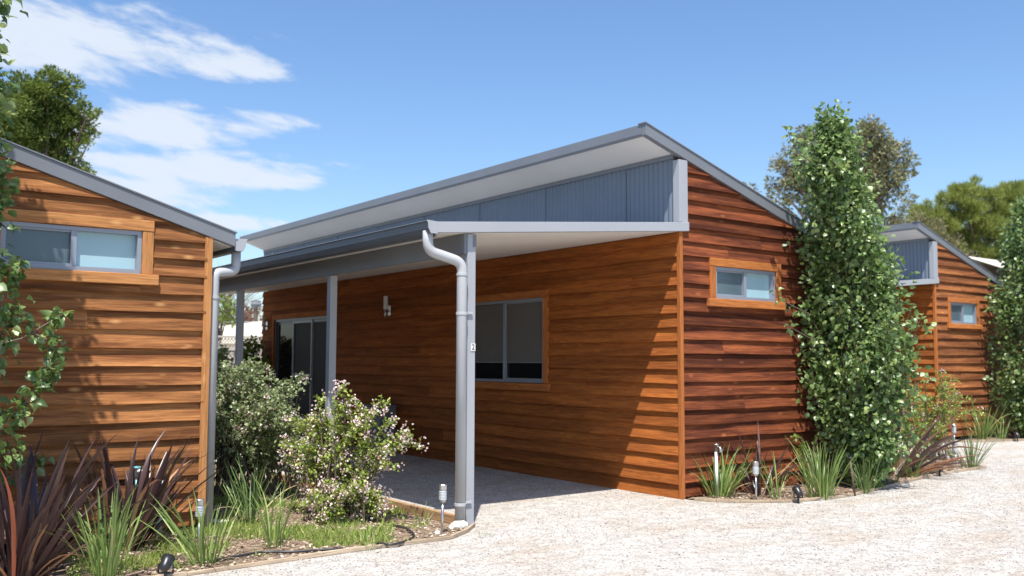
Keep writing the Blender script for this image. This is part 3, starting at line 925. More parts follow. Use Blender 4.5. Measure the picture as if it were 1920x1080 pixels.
solar_light(tuple(gp(372, 1040)), 'solar path light among green blades below the left cabin corner')
solar_light(tuple(gp(828, 1004)), 'solar path light standing beside the numbered porch post', .43, (.03, 0))
solar_light(tuple(gp(1418, 942)), 'solar path light before the red gable wall between green clumps', .43)
solar_light(tuple(gp(1796, 887)), 'leaning solar path light at the right tip of the middle bed', .42, (-.1, .05))
solar_light(tuple(gp(1790, 842)), 'solar path light half hidden behind bronze flax near the far cabin', .42)
st = thing('garden_stake', 'thin dark leaning stake below the tall pear tree', 'stake', tuple(gp(1603, 930)))
b = gp(1603, 930); MB().tube([b, b + Vector((-.03, .03, .40))], .012, 8).build('rod', M['bark'], st, True)
MB().lathe([(0, 0), (.02, 0), (.022, .03), (0, .032)], b + Vector((-.03, .03, .40)), 10).build('tip', M['black'], st, True)


def spot(base, label, az):
    t = thing('garden_spotlight', label, 'spotlight', tuple(base), 'black garden spotlights')
    b = Vector(base); d = Vector((math.cos(az), math.sin(az), 0))
    MB().tube([b, b + Vector((0, 0, .10))], .012, 8).build('spike', M['black'], t, True)
    c = b + Vector((0, 0, .12)); dd = (d * .8 + Vector((0, 0, .6))).normalized()
    h = MB().tube([c - dd * .05, c - dd * .03, c + dd * .02, c + dd * .055], [.022, .034, .042, .046], 14).build('head', M['black'], t, True)
    MB().tube([c + dd * .0555, c + dd * .060], [.040, .038], 14).build('lens', M['lens'], h, True)
    q = Vector((-d.y, d.x, 0))
    MB().tube([c + q * .05 + Vector((0, 0, -.06)), c + q * .05, c + q * .045], .007, 6).build('yoke', M['black'], t, True)
    MB().tube([c - q * .05 + Vector((0, 0, -.06)), c - q * .05, c - q * .045], .007, 6).build('yoke', M['black'], t, True)
    MB().tube([c + q * .052 + Vector((0, 0, -.058)), c - q * .052 + Vector((0, 0, -.058))], .007, 6).build('yoke', M['black'], t, True)


spot(gp(310, 1092), 'black spotlight at the bottom of the frame by the left bed edge', .9)
spot(gp(1497, 944), 'black spotlight on the curved edging before the red gable', 1.2)
spot(gp(1762, 893), 'black spotlight beside the leaning light at the middle bed tip', 1.4)
spot(gp(1908, 828), 'black spotlight in the farthest bed at the right edge', 1.2)

b = Vector((-5.27, 1.0, 0))
pp = thing('drain_pipe', 'pale green upright drain pipe under the left cabin wall', 'pipe', tuple(b))
MB().tube([b, b + Vector((0, 0, .43))], .028, 12).build('shaft', M['pvc_green'], pp, True)
MB().lathe([(.028, 0), (.034, .002), (.034, .05), (.02, .06), (0, .06)], b + Vector((0, 0, .42)), 12).build('cap', M['white'], pp, True)
b = Vector((-5.46, 1.0, 0))
pp = thing('garden_tap', 'white and blue garden tap riser behind the bronze flax', 'tap', tuple(b))
MB().tube([b, b + Vector((0, 0, .50))], .016, 10).build('riser', M['pvc_blue'], pp, True)
MB().tube([b + Vector((0, 0, .50)), b + Vector((0, 0, .57)), b + Vector((.02, -.06, .57)), b + Vector((.02, -.08, .52))], .017, 10).build('spout', M['white'], pp, True)
MB().lathe([(0, 0), (.04, 0), (.045, .015), (0, .02)], b + Vector((0, 0, .588)), 10).build('handle', M['pvc_blue'], pp, True)
b = Vector((.38, -.16, 0))
pp = thing('garden_tap', 'white tap on a riser in green blades before the red gable', 'tap', tuple(b))
MB().tube([b, b + Vector((0, 0, .50))], .018, 10).build('riser', M['white'], pp, True)
MB().tube([b + Vector((0, 0, .50)), b + Vector((0, 0, .55)), b + Vector((-.02, -.07, .55)), b + Vector((-.02, -.09, .50))], .018, 10).build('spout', M['chrome'], pp, True)
MB().lathe([(0, 0), (.03, 0), (.035, .015), (0, .02)], b + Vector((0, 0, .57)), 10).build('handle', M['chrome'], pp, True)


def hose(pts, label):
    P = [gp(u, v, .03) for u, v in pts]
    P = elbow(P, .15, 4)
    o = MB().tube(P, .0105, 8).build('drip_hose', M['hose'], None, True)
    tag(o, label, 'hose')


hose([(395, 1052), (440, 1044), (490, 1034), (545, 1035), (600, 1031), (645, 1029)], 'black drip hose lying across the grass in the left bed')
hose([(705, 1018), (735, 1022), (770, 1012), (778, 1002), (762, 990), (735, 985)], 'looped black drip hose below the flowering shrub')


# ------------------------------------------------------------------ strap leaved plants
def blade_mesh(name, bend, width, seed, n=7, vfold=.25, tipw=.0, twist=0.0):
    rng = np.random.default_rng(seed)
    V, F = [], []
    p = Vector((0, 0, 0)); a = 0.0
    for i in range(n + 1):
        t = i / n
        wd = width * (0.55 + .45 * min(1, t * 4)) * (1 - max(0, (t - .45) / .55) ** 1.7) * .5 + .001
        tw = twist * t
        sx, sy = math.cos(tw), math.sin(tw)
        d = Vector((math.sin(a), 0, math.cos(a)))
        nrm = Vector((math.cos(a), 0, -math.sin(a)))
        side = Vector((0, 1, 0)) * sx + nrm * sy
        nn = nrm * sx - Vector((0, 1, 0)) * sy
        V += [tuple(p - side * wd - nn * wd * vfold), tuple(p), tuple(p + side * wd - nn * wd * vfold)]
        p = p + d / n
        a += bend * (0.4 + 1.2 * t) / n
    for i in range(n):
        b = 3 * i
        F += [(b, b + 1, b + 4, b + 3), (b + 1, b + 2, b + 5, b + 4)]
    me = bpy.data.meshes.new(name)
    me.from_pydata(V, [], F); me.update()
    me.polygons.foreach_set('use_smooth', [True] * len(me.polygons))
    return me


def variants(mat, specs, width, **k):
    out = []
    for i, bnd in enumerate(specs):
        me = blade_mesh('blade', bnd, width, i, twist=(-.5, .3, .6, -.3, .1, .4)[i % 6], **k); me.materials.append(mat); out.append(me)
    return out


VF = variants(M['flax'], (.15, .4, .7, .25, 1.0, .5), .050, vfold=.4)
VFD = variants(M['flax_dry'], (.3, .9, 1.6, .5, 1.2, .7), .030, vfold=.4)
VS = variants(M['strap'], (.2, .45, .8, 1.3, .3, .6), .024, vfold=.4)
VSD = variants(M['strap_dk'], (.2, .45, .8, 1.3, .3, .6), .022, vfold=.4)
VDRY = variants(M['strap_dry'], (.8, 1.5, 2.2, 1.1), .013, vfold=.3)


def clump(name, label, cat, base, n, length, spread, main, dry, ndry, seed, group, lean=(0, 0), rad=.08, minang=.02):
    rng = np.random.default_rng(seed)
    t = thing(name, label, cat, tuple(base), group)
    for i in range(n + ndry):
        isd = i >= n
        me = (dry if isd else main)[rng.integers(0, len(dry if isd else main))]
        o = bpy.data.objects.new('dry_blade' if isd else 'blade', me)
        COL.objects.link(o); o.parent = t
        az = rng.uniform(0, 2 * math.pi)
        tilt = minang + spread * rng.uniform(0, 1) ** .8 + (.25 if isd else 0)
        L = length * rng.uniform(.55, 1.05) * (1 - .12 * (tilt / max(spread, .01) - .5))
        r = rad * math.sqrt(rng.uniform(0, 1))
        loc = Vector((r * math.cos(az) + rng.normal() * .015, r * math.sin(az) + rng.normal() * .015, -.005))
        R = Matrix.Rotation(az, 4, 'Z') @ Matrix.Rotation(tilt, 4, 'Y') @ Matrix.Rotation(rng.uniform(-.8, .8), 4, 'Z')
        if lean != (0, 0):
            ax = Vector((-lean[1], lean[0], 0))
            R = Matrix.Rotation(math.hypot(*lean), 4, ax) @ R
        o.matrix_local = Matrix.Translation(loc) @ R @ Matrix.Diagonal((L, L * rng.uniform(.8, 1.15), L, 1))
    return t


G1 = 'bronze flax plants in the beds'
clump('bronze_flax', 'broad bronze flax in the bottom left corner of the beds', 'flax plant', gp(35, 1090), 84, 1.06, .68, VF, VFD, 18, 1, G1, (.10, 0), .16)
clump('bronze_flax', 'bronze flax standing before the left cabin wall and tap', 'flax plant', (-5.62, .62, 0), 66, .98, .60, VF, VFD, 18, 2, G1, (.12, -.02), .15)
clump('bronze_flax', 'small bronze flax between green clumps under the red gable', 'flax plant', (.92, -.30, 0), 26, .85, .8, VF, VFD, 7, 3, G1, (.12, 0), .1)
clump('bronze_flax', 'wide sprawling bronze flax right of the tall pear tree', 'flax plant', (3.75, -.18, 0), 30, 1.2, .75, VF, VFD, 48, 4, G1, (.62, -.12), .2)
clump('bronze_flax', 'bronze flax in the farthest bed at the right edge', 'flax plant', (11.35, 1.72, 0), 30, .95, .9, VF, VFD, 8, 5, G1, (.0, 0), .12)
G2 = 'green strap leaved clumps'
cl = [((200, 1092), 60, .68, .45, VS, 'nearest green strap clump, at the bottom left before the flax', .10),
      ((388, 1062), 42, .66, .70, VS, 'loose green strap clump around the left solar light', .10),
      ((470, 985), 40, .74, .55, VSD, 'upright green strap clump against the dark shrub base', .10),
      ((512, 1030), 26, .62, .40, VS, 'slim green strap clump before the flowering shrub', .06),
      ((690, 1032), 14, .24, .6, VS, 'tiny green strap tuft by the edging below the flowering shrub', .03),
      ((790, 985), 12, .28, .8, VS, 'tiny green strap tuft between flowering shrub and post', .05),
      ((440, 958), 22, .42, .7, VSD, 'short green strap clump beside the long white rock', .06),
      ((610, 985), 14, .38, .5, VS, 'low green strap tuft under the flowering shrub', .05),
      ((1352, 934), 74, .70, .62, VS, 'full green strap clump nearest the red gable corner', .11),
      ((1458, 938), 18, .52, .4, VS, 'narrow green strap clump right of the gable solar light', .04),
      ((1540, 935), 74, .70, .50, VS, 'full green strap clump below the left side of the pear', .12),
      ((1622, 925), 40, .58, .6, VSD, 'shaded green strap clump at the foot of the pear trunk', .08),
      ((1672, 905), 26, .45, .6, VSD, 'deep green strap clump right of the pear trunk', .06),
      ((1712, 898), 24, .45, .4, VS, 'pale green strap clump under the sprawling flax', .07),
      ((1752, 888), 18, .38, .5, VS, 'small green strap clump left of the leaning light', .06),
      ((1822, 879), 46, .66, .7, VSD, 'green strap clump at the right tip of the middle bed', .08),
      ((1842, 826), 60, .86, .55, VS, 'tall green strap clump in the farthest bed', .13),
      ((1876, 827), 28, .50, .6, VS, 'low green strap clump before the farthest flax', .08)]
for k, (uv, n, L, sp, vs, lab, rad) in enumerate(cl):
    clump('strap_plant', lab, 'grassy plant', gp(*uv), n, L, sp, vs, VDRY, max(2, n // 9), 100 + k, G2, (0, 0), rad)
b = gp(908, 1006); clump('weed_tuft', 'small green weed tuft in the gravel right of the porch post', 'weed', b, 22, .09, 1.1, VS, VDRY, 4, 300, 'weeds in the gravel', (0, 0), .06)
b = gp(910, 983); clump('weed_tuft', 'tiny weed sprig in the gravel close behind the post', 'weed', b, 8, .06, 1.2, VS, VDRY, 2, 301, 'weeds in the gravel', (0, 0), .03)


# ------------------------------------------------------------------ shrubs
def bez(a, c, b, n):
    t = np.linspace(0, 1, n)[:, None]
    return a * (1 - t) ** 2 + 2 * c * t * (1 - t) + b * t ** 2


def shrub(name, label, cat, base, tips, leafmat_, leaf, per, seed, flowers=0.5, group=None, baser=.15, twl=.16, stem=True, arch=.25, lowstart=.3):
    rng = np.random.default_rng(seed)
    base = np.array(base, float)
    t = thing(name, label, cat, tuple(base), group)
    stems = MB(); LP, LD, FP, FD, SP, SD = [], [], [], [], [], []
    for tip in tips:
        tip = np.array(tip, float)
        b0 = base + np.array([rng.normal() * baser, rng.normal() * baser, 0])
        ctl = (b0 * .55 + tip * .45); ctl[2] = tip[2] * (.75 + arch) + .1
        ctl[:2] += rng.normal(size=2) * .06
        path = bez(b0, ctl, tip, 12)
        stems.tube([tuple(p) for p in path], [.008 - .006 * i / 11 for i in range(12)], 4, False)
        for i in range(per):
            s = lowstart + (1 - lowstart) * rng.uniform(0, 1) ** .8
            k = min(10, int(s * 11)); f = s * 11 - k
            p = path[k] * (1 - f) + path[k + 1] * f
            td = path[k + 1] - path[k]; td = td / (np.linalg.norm(td) + 1e-9)
            d = td * .7 + rng.normal(size=3) * .6; d[2] += .15; d /= np.linalg.norm(d)
            L = twl * rng.uniform(.4, 1.1) * (1 - .55 * s * s)
            m = max(3, int(L / leaf * 1.5))
            for j in range(m):
                q = p + d * L * (j + .5) / m
                LP.append(q + rng.normal(size=3) * .006)
                e = rng.normal(size=3); e -= d * e.dot(d); e = e / (np.linalg.norm(e) + 1e-9) + d * .6
                LD.append(e)
            if rng.uniform() < flowers * (.35 + .65 * s):
                c = p + d * (L + .01)
                for j in range(rng.integers(4, 10)):
                    FP.append(c + rng.normal(size=3) * .022); FD.append(rng.normal(size=3) + d)
                for j in range(3):
                    SP.append(c + rng.normal(size=3) * .016 - d * .01); SD.append(rng.normal(size=3) + d)
    tag(stems.build('stem', M['bark'], t), kind='stuff')
    LP = np.array(LP); LD = np.array(LD)
    tag(scatter('foliage', 'ovate' if leaf > .03 else 'diamond', LP, LD, leaf * rng.uniform(.6, 1.15, len(LP)), rng, leafmat_, t, .55, 1.3, True), kind='stuff')
    if FP:
        FP, FD, SP, SD = map(np.array, (FP, FD, SP, SD))
        tag(scatter('blossoms', 'petal', FP, FD, .021 * rng.uniform(.7, 1.2, len(FP)), rng, M['flower'], t, .2), kind='stuff')
        tag(scatter('sepals', 'diamond', SP, SD, .018 * rng.uniform(.7, 1.2, len(SP)), rng, M['sepal'], t, .2), kind='stuff')
    return t


def rand_tips(cu, cv, D, ru, rv, n, seed, dd=.35, zmin=.12):
    """tips spread over an ellipse of the shrub's outline, jittered in depth"""
    rng = np.random.default_rng(seed); out = []
    while len(out) < n:
        a, r = rng.uniform(0, 2 * math.pi), math.sqrt(rng.uniform(.05, 1))
        p = dep(cu + ru * r * math.cos(a), cv + rv * r * math.sin(a), D + rng.uniform(-dd, dd) * (1 - .6 * r))
        if p.z > zmin: out.append(tuple(p))
    return out


tips = rand_tips(645, 850, 8.75, 80, 95, 28, 1) + rand_tips(585, 840, 9.0, 55, 70, 26, 2) + rand_tips(660, 950, 8.6, 90, 40, 22, 3, .3, .05)
for u, v, D in ((642, 728, 8.8), (665, 745, 8.7), (725, 758, 8.7), (604, 752, 8.8), (700, 775, 8.6), (745, 795, 8.6), (798, 836, 8.5), (770, 815, 8.5), (755, 835, 8.6), (590, 780, 8.9),
                (740, 872, 8.6), (720, 868, 8.5), (780, 825, 8.6), (560, 795, 8.9), (575, 830, 8.9), (690, 805, 8.5), (735, 850, 8.4), (745, 965, 8.5), (735, 940, 8.5), (570, 950, 8.6), (600, 980, 8.4)):
    tips.append(tuple(dep(u, v, D)))
shrub('flowering_shrub', 'arching flowering shrub full of pale pink blossoms before the second porch post', 'shrub', tuple(gp(650, 972)), tips, M['abelia'], .032, 30, 21, .22, None, .16, .16)
tips = rand_tips(460, 790, 10.4, 80, 110, 80, 4, .6) + rand_tips(440, 725, 10.6, 50, 45, 20, 5, .4) + rand_tips(520, 810, 9.8, 60, 60, 24, 6, .3)
for u, v, D in ((566, 712, 9.6), (556, 722, 9.6), (545, 735, 9.6), (500, 735, 9.8), (470, 742, 9.9), (530, 745, 9.7), (465, 690, 10.6), (545, 770, 9.5), (560, 800, 9.4), (400, 700, 10.6)):
    tips.append(tuple(dep(u, v, D)))
shrub('leafy_shrub', 'large grey green leafy shrub between the left cabin and the porch', 'shrub', tuple(gp(470, 925)), tips, M['abelia_grey'], .042, 24, 22, .04, None, .3, .18)
tips = rand_tips(1745, 770, 14.4, 60, 60, 26, 7, .5) + rand_tips(1700, 800, 14.2, 50, 60, 18, 8, .4) + rand_tips(1790, 760, 14.4, 55, 60, 12, 81, .4)
for u, v in ((1795, 715), (1760, 705), (1800, 745), (1828, 752), (1775, 740), (1735, 715), (1710, 740)):
    tips.append(tuple(dep(u, v, 14.3)))
shrub('airy_shrub', 'airy yellow green shrub with few flowers between pear and far cabin', 'shrub', tuple(gp(1745, 862)), tips, M['abelia'], .034, 17, 23, .05, None, .2, .2)
tips = rand_tips(1500, 850, 11.0, 10, 10, 2, 9, .1)
for u, v in ((1490, 822), (1505, 840), (1545, 815), (1548, 830), (1520, 850)):
    tips.append(tuple(dep(u, v, 11.3)))
shrub('young_shrub', 'spindly young shrub with lime leaf tips left of the pear', 'shrub', tuple(gp(1520, 915)), tips, M['lime'], .045, 9, 24, 0, None, .05, .1)
# greenery along the back fence
tips = rand_tips(470, 690, 19.5, 30, 55, 24, 10, .5)
shrub('fence_shrub', 'slim green shrub before the cream fence near the cabin end', 'shrub', (dep(470, 740, 19.5).x, dep(470, 740, 19.5).y, 0), tips, M['lime'], .09, 16, 25, 0, None, .2, .35)
tips = rand_tips(412, 690, 20, 20, 35, 14, 11, .5)
shrub('fence_shrub', 'low grey green shrub before the cream fence beside the left downpipe', 'shrub', (dep(412, 740, 20).x, dep(412, 740, 20).y, 0), tips, M['abelia_grey'], .09, 16, 26, 0, None, .2, .35)


# ------------------------------------------------------------------ pear trees
LEAF_V = []
for k in range(3):
    tv, tf = TPL['ovate']
    rr = np.random.default_rng(k)
    me = fast_mesh('leaf', tv * np.array([1.25, 1, 1.2 + 1.2 * k]) + rr.normal(size=tv.shape) * .015, tf)
    me.materials.append(M['pear_o']); me.polygons.foreach_set('use_smooth', [True] * len(me.polygons)); LEAF_V.append(me)


def split_leaves(t, P, D, S_, rng, nsingle, mat):
    """the leaves nearest the camera side become single leaf parts, the others one foliage mass"""
    X, Y_, Z_ = leaf_frames(P, D, rng, .45)
    d = np.linalg.norm(P - np.array(CAMP)[None, :], axis=1)
    order = np.argsort(d - S_ * 4)
    single = order[:nsingle]; rest = order[nsingle:]
    tag(scatter('foliage', 'ovate', P[rest], D[rest], S_[rest], rng, mat, t, width=1.25, smooth=True, frames=(X[rest], Y_[rest], Z_[rest])), kind='stuff')
    wl = np.array(wloc(t))
    for i in single:
        o = bpy.data.objects.new('leaf', LEAF_V[i % 3])
        COL.objects.link(o); o.parent = t
        s = S_[i]
        m = Matrix(((X[i][0] * s, Y_[i][0] * s, Z_[i][0] * s, P[i][0] - wl[0]), (X[i][1] * s, Y_[i][1] * s, Z_[i][1] * s, P[i][1] - wl[1]),
                    (X[i][2] * s, Y_[i][2] * s, Z_[i][2] * s, P[i][2] - wl[2]), (0, 0, 0, 1)))
        o.matrix_local = m


def pear(label, base, prof, nbr, per, leaf, seed, ywall=None, nsingle=300, group='columnar pear trees', extra=()):
    """prof: list of (z, centre x, half width); branchlets rise from a central stem"""
    rng = np.random.default_rng(seed)
    t = thing('pear_tree', label, 'tree', base, group)
    zs = [p[0] for p in prof]; cs = [p[1] for p in prof]; ws = [p[2] for p in prof]
    tr = MB(); zt = zs[-1]
    path = [(base[0] + (np.interp(z, zs, cs) - base[0]) * min(1, z / 1.2), base[1], z) for z in np.linspace(0, zt * .95, 10)]
    tr.tube(path, [.05 * (1 - .85 * i / 9) for i in range(10)], 8)
    tr.build('trunk', M['bark'], t, True)
    lm = MB(); P, D = [], []
    for k in range(nbr):
        z = zs[0] + (zt - zs[0]) * rng.uniform(0, 1) ** 1.0
        wv = np.interp(z, zs, ws); c = np.interp(z, zs, cs)
        az = rng.uniform(0, 2 * math.pi); rr = math.sqrt(rng.uniform(.2, 1)) * wv * rng.uniform(.92, 1.2)
        rr *= 1 + .20 * math.sin(2.3 * az + 5.1 * z + seed) * math.cos(3.7 * z + seed) + .12 * math.sin(az * 3 - 9.7 * z)
        tip = np.array([c + rr * math.cos(az), base[1] + rr * math.sin(az) * .95, z])
        if ywall is not None and tip[1] > ywall: tip[1] = ywall - rng.uniform(0, .1)
        if rng.uniform() < .12: tip[2] += .1
        z0 = max(.15, z - .35 - rr * .9)
        a = np.array([np.interp(z0, [p[2] for p in path], [p[0] for p in path]), base[1], z0])
        ctl = a * .4 + tip * .6; ctl[2] = a[2] + (tip[2] - a[2]) * .35
        pa = bez(a, ctl, tip, 8)
        lm.tube([tuple(p) for p in pa], [.012 - .0095 * i / 7 for i in range(8)], 4, False)
        pk = int(per * rng.uniform(.7, 1.3))
        for j in range(pk):
            s = .45 + .55 * rng.uniform(0, 1)
            i = min(6, int(s * 7)); f = s * 7 - i
            p = pa[i] * (1 - f) + pa[i + 1] * f
            o = rng.normal(size=3) * np.array([.070, .070, .085])
            q = p + o
            if ywall is not None and q[1] > ywall: continue
            P.append(q)
            e = o / (np.linalg.norm(o) + 1e-9) + rng.normal(size=3) * .35; e[2] -= .35
            D.append(e)
    for pts in extra:
        pa = [np.array(p) for p in pts]
        lm.tube([tuple(p) for p in pa], [.008 - .005 * i / (len(pa) - 1) for i in range(len(pa))], 5, False)
        for j in range(len(pa) - 1):
            for q in range(10):
                s = rng.uniform(0, 1); p = pa[j] * (1 - s) + pa[j + 1] * s
                o = rng.normal(size=3) * .03
                P.append(p + o); e = o / (np.linalg.norm(o) + 1e-9) + rng.normal(size=3) * .3; e[2] -= .3; D.append(e)
    tag(lm.build('limb', M['bark'], t), kind='stuff')
    P = np.array(P); D = np.array(D)
    split_leaves(t, P, D, leaf * rng.uniform(.65, 1.2, len(P)), rng, nsingle, M['pear'])
    return t


prof = [(.17, 2.45, .10), (.44, 2.51, .34), (.88, 2.47, .50), (1.42, 2.40, .66), (1.96, 2.34, .63), (2.58, 2.37, .54), (3.19, 2.16, .47), (3.72, 1.97, .41), (4.02, 1.88, .34), (4.24, 1.95, .15), (4.42, 2.0, .03)]
pear('tall columnar pear tree with glossy leaves before the red gable wall', (2.45, -.62, 0), prof, 240, 115, .068, 5, -.07, 300,
     extra=[[tuple(onplane(1560, 330, 1, -.62)), tuple(onplane(1500, 290, 1, -.62)), tuple(onplane(1482, 262, 1, -.62)), tuple(onplane(1478, 246, 1, -.62))],
            [tuple(onplane(1548, 260, 1, -.62)), tuple(onplane(1546, 225, 1, -.62)), tuple(onplane(1548, 198, 1, -.62))],
            [tuple(onplane(1520, 590, 1, -.75)), tuple(onplane(1480, 570, 1, -.78)), tuple(onplane(1448, 552, 1, -.8))],
            [tuple(onplane(1530, 640, 1, -.75)), tuple(onplane(1490, 618, 1, -.78)), tuple(onplane(1466, 605, 1, -.8))]])
prof2 = [(.25, 11.4, .2), (.68, 11.40, .54), (1.68, 11.42, .68), (2.69, 11.36, .64), (3.86, 11.57, .46), (4.4, 11.56, .25), (4.7, 11.55, .06)]
pear('second columnar pear tree at the right edge before the far cabin', (11.4, 1.55, 0), prof2, 170, 90, .080, 6, 2.2, 0)

# pear tree mostly outside the left edge: only its right hand branches are in view
def left_pear():
    rng = np.random.default_rng(8)
    Y0 = .05
    base = (-7.05, Y0, 0)
    t = thing('pear_tree', 'leafy pear branches reaching in at the left edge before the tan wall', 'tree', base, 'columnar pear trees')
    MB().tube([(base[0], Y0, 0), (-7.08, Y0, 1.5), (-7.14, Y0, 3.2), (-7.2, Y0, 4.8)], [.06, .05, .035, .01], 8).build('trunk', M['bark'], t, True)
    lm = MB(); P, D = [], []

    def along(pts, n, sp):
        pa = np.array([tuple(p) for p in pts])
        lm.tube([tuple(p) for p in pa], [.010 - .007 * i / (len(pa) - 1) for i in range(len(pa))], 5, False)
        for j in range(n):
            s = rng.uniform(0, 1) * (len(pa) - 1); i = min(len(pa) - 2, int(s)); f = s - i
            p = pa[i] * (1 - f) + pa[i + 1] * f
            o = rng.normal(size=3) * sp
            P.append(p + o); e = o / (np.linalg.norm(o) + 1e-9) + rng.normal(size=3) * .35; e[2] -= .35; D.append(e)
    W_ = lambda u, v, y=Y0: onplane(u - (16 if v < 480 else 0), v, 1, y)
    # upper hanging spray at the frame edge
    along([W_(-60, 520), W_(-25, 420), W_(-8, 300), W_(0, 180), W_(-8, 90)], 119, .035)
    along([W_(-50, 500), W_(-15, 400), W_(12, 370), W_(22, 330), W_(12, 290)], 108, .030)
    along([W_(-40, 300), W_(0, 250), W_(12, 210), W_(18, 160), W_(14, 140)], 57, .028)
    along([W_(-30, 420), W_(-5, 400), W_(8, 390), W_(14, 360)], 51, .03)
    # lower mass
    along([W_(-80, 760), W_(-30, 640), W_(5, 560), W_(18, 510), W_(20, 495)], 127, .035)
    along([W_(-80, 800), W_(-20, 680), W_(15, 600), W_(28, 560)], 102, .035)
    along([W_(-60, 720), W_(-20, 650), W_(40, 635), W_(80, 612), W_(112, 592), W_(122, 588)], 68, .018)
    along([W_(60, 624), W_(95, 640), W_(106, 668), W_(96, 700)], 57, .02)
    along([W_(96, 690), W_(72, 720), W_(52, 748), W_(34, 775)], 68, .022)
    along([W_(-70, 860), W_(-20, 800), W_(10, 790), W_(30, 765)], 85, .03)
    along([W_(-90, 900), W_(-30, 850), W_(10, 850), W_(40, 842)], 68, .04)
    along([W_(10, 900, .5), W_(40, 880, .6), W_(75, 858, .7)], 40, .03)
    # crown beyond the frame, which shades the wall
    for k in range(230):
        z = .6 + 4.6 * rng.uniform(0, 1) ** .5; az = rng.uniform(0, 6.28); rr = .46 * math.sqrt(rng.uniform(.1, 1)) * (1 - .8 * max(0, (z - 4.4) / .8))
        tip = Vector((-7.17 + rr * math.cos(az) , Y0 + rr * math.sin(az), z))
        along([(-7.06, Y0, max(.3, z - .5)), (-7.06 + (tip.x + 7.06) * .6, Y0 + (tip.y - Y0) * .6, z - .25), tip], 80, .09)
    tag(lm.build('limb', M['bark'], t), kind='stuff')
    P_ = np.array(P); D_ = np.array(D)
    # in-view leaves first: order by how far right they stand
    S_ = .074 * rng.uniform(.65, 1.2, len(P_))
    X, Y_, Z_ = leaf_frames(P_, D_, rng, .45)
    vec = P_ - np.array(CAMP)[None, :]
    c = vec @ np.array(FW); u = vec @ np.array(RT) / c * FPX + 960
    order = np.argsort(-u); single = order[:300]; rest = order[300:]
    tag(scatter('foliage', 'ovate', P_[rest], D_[rest], S_[rest], rng, M['pear'], t, width=1.25, smooth=True, frames=(X[rest], Y_[rest], Z_[rest])), kind='stuff')
    wl = np.array(wloc(t))
    for i in single:
        o = bpy.data.objects.new('leaf', LEAF_V[i % 3]); COL.objects.link(o); o.parent = t
        s = S_[i]; q = P_[i] - wl
        o.matrix_local = Matrix(((X[i][0] * s, Y_[i][0] * s, Z_[i][0] * s, q[0]), (X[i][1] * s, Y_[i][1] * s, Z_[i][1] * s, q[1]), (X[i][2] * s, Y_[i][2] * s, Z_[i][2] * s, q[2]), (0, 0, 0, 1)))


left_pear()


# ------------------------------------------------------------------ background trees
def tree(name, label, blobs, mat, tpl, leaf, dens, seed, width=1.0, base=None, group='trees beyond the cabins', shell=.55, trunk=.25, updir=.3, gaps=0.0):
    """blobs: (u, v, D, radius_m). Each blob is a leaf clump at its real distance; limbs run from the trunk to each."""
    rng = np.random.default_rng(seed)
    C = [(np.array(dep(u, v, D)), r) for u, v, D, r in blobs]
    cen = np.mean([c for c, r in C], axis=0)
    if base is None: base = (cen[0], cen[1], 0)
    t = thing(name, label, 'tree', base, group)
    zlow = min(c[2] - r for c, r in C)
    fork = np.array([base[0], base[1], max(1.0, zlow * .75)])
    MB().tube([base, tuple((np.array(base) + fork) / 2 + np.array([.1, .05, 0])), tuple(fork), tuple(fork * .4 + cen * .6)], [trunk, trunk * .8, trunk * .65, trunk * .3], 8).build('trunk', M['bark'], t, True)
    lm = MB(); P, D = [], []
    for c, r in C:
        ctl = fork * .5 + c * .5; ctl[2] = fork[2] * .3 + c[2] * .7
        lm.tube([tuple(p) for p in bez(fork, ctl, c, 6)], [trunk * .35 * (1 - .8 * i / 5) for i in range(6)], 5, False)
        nsub = int(8 + 26 * r * r)
        for k in range(nsub):
            d = rng.normal(size=3); d /= np.linalg.norm(d)
            s = c + d * r * rng.uniform(shell, 1.0) * np.array([1, 1, .8])
            rs = r * rng.uniform(.25, .45)
            lm.tube([tuple(c), tuple((c + s) / 2 + rng.normal(size=3) * .05 * r), tuple(s)], [trunk * .05, trunk * .035, trunk * .02], 3, False)
            m = int(dens * rs ** 2 * rng.uniform(.6, 1.3))
            e = rng.normal(size=(m, 3)); e = unit(e) * rng.uniform(.25, 1, (m, 1)) ** .6
            P.append(s + e * rs * np.array([1, 1, .7]))
            dd = e + d * .5 + rng.normal(size=(m, 3)) * .4; dd[:, 2] += updir
            D.append(dd)
    tag(lm.build('limb', M['bark'], t), kind='stuff')
    P = np.concatenate(P); D = np.concatenate(D)
    tag(scatter('crown', tpl, P, D, leaf * rng.uniform(.6, 1.2, len(P)), rng, mat, t, .3, width), kind='stuff')
    return t


# dark feathery tree behind the left cabin
bl = [(90, 165, 27.5, .75), (125, 160, 28, .45), (60, 190, 27.5, .8), (20, 210, 27, .9), (95, 205, 28, .8), (140, 200, 28.3, .55), (160, 225, 28, .4), (40, 245, 27.5, .8), (85, 245, 28, .7),
      (130, 240, 28.3, .6), (158, 250, 28.3, .4), (20, 285, 27.5, .9), (75, 280, 28, .6), (120, 280, 28, .5), (145, 265, 28, .4), (110, 305, 28, .45), (140, 312, 28, .4), (165, 325, 28, .3), (-40, 240, 28, 1.6), (-60, 320, 28, 1.6), (60, 320, 28.5, .7), (165, 270, 28, .18)]
tree('feathery_tree', 'dark green feathery tree rising behind the left cabin roof', bl, M['feather'], 'diamond', .13, 1500, 41, .7, None, shell=.45, updir=.25)
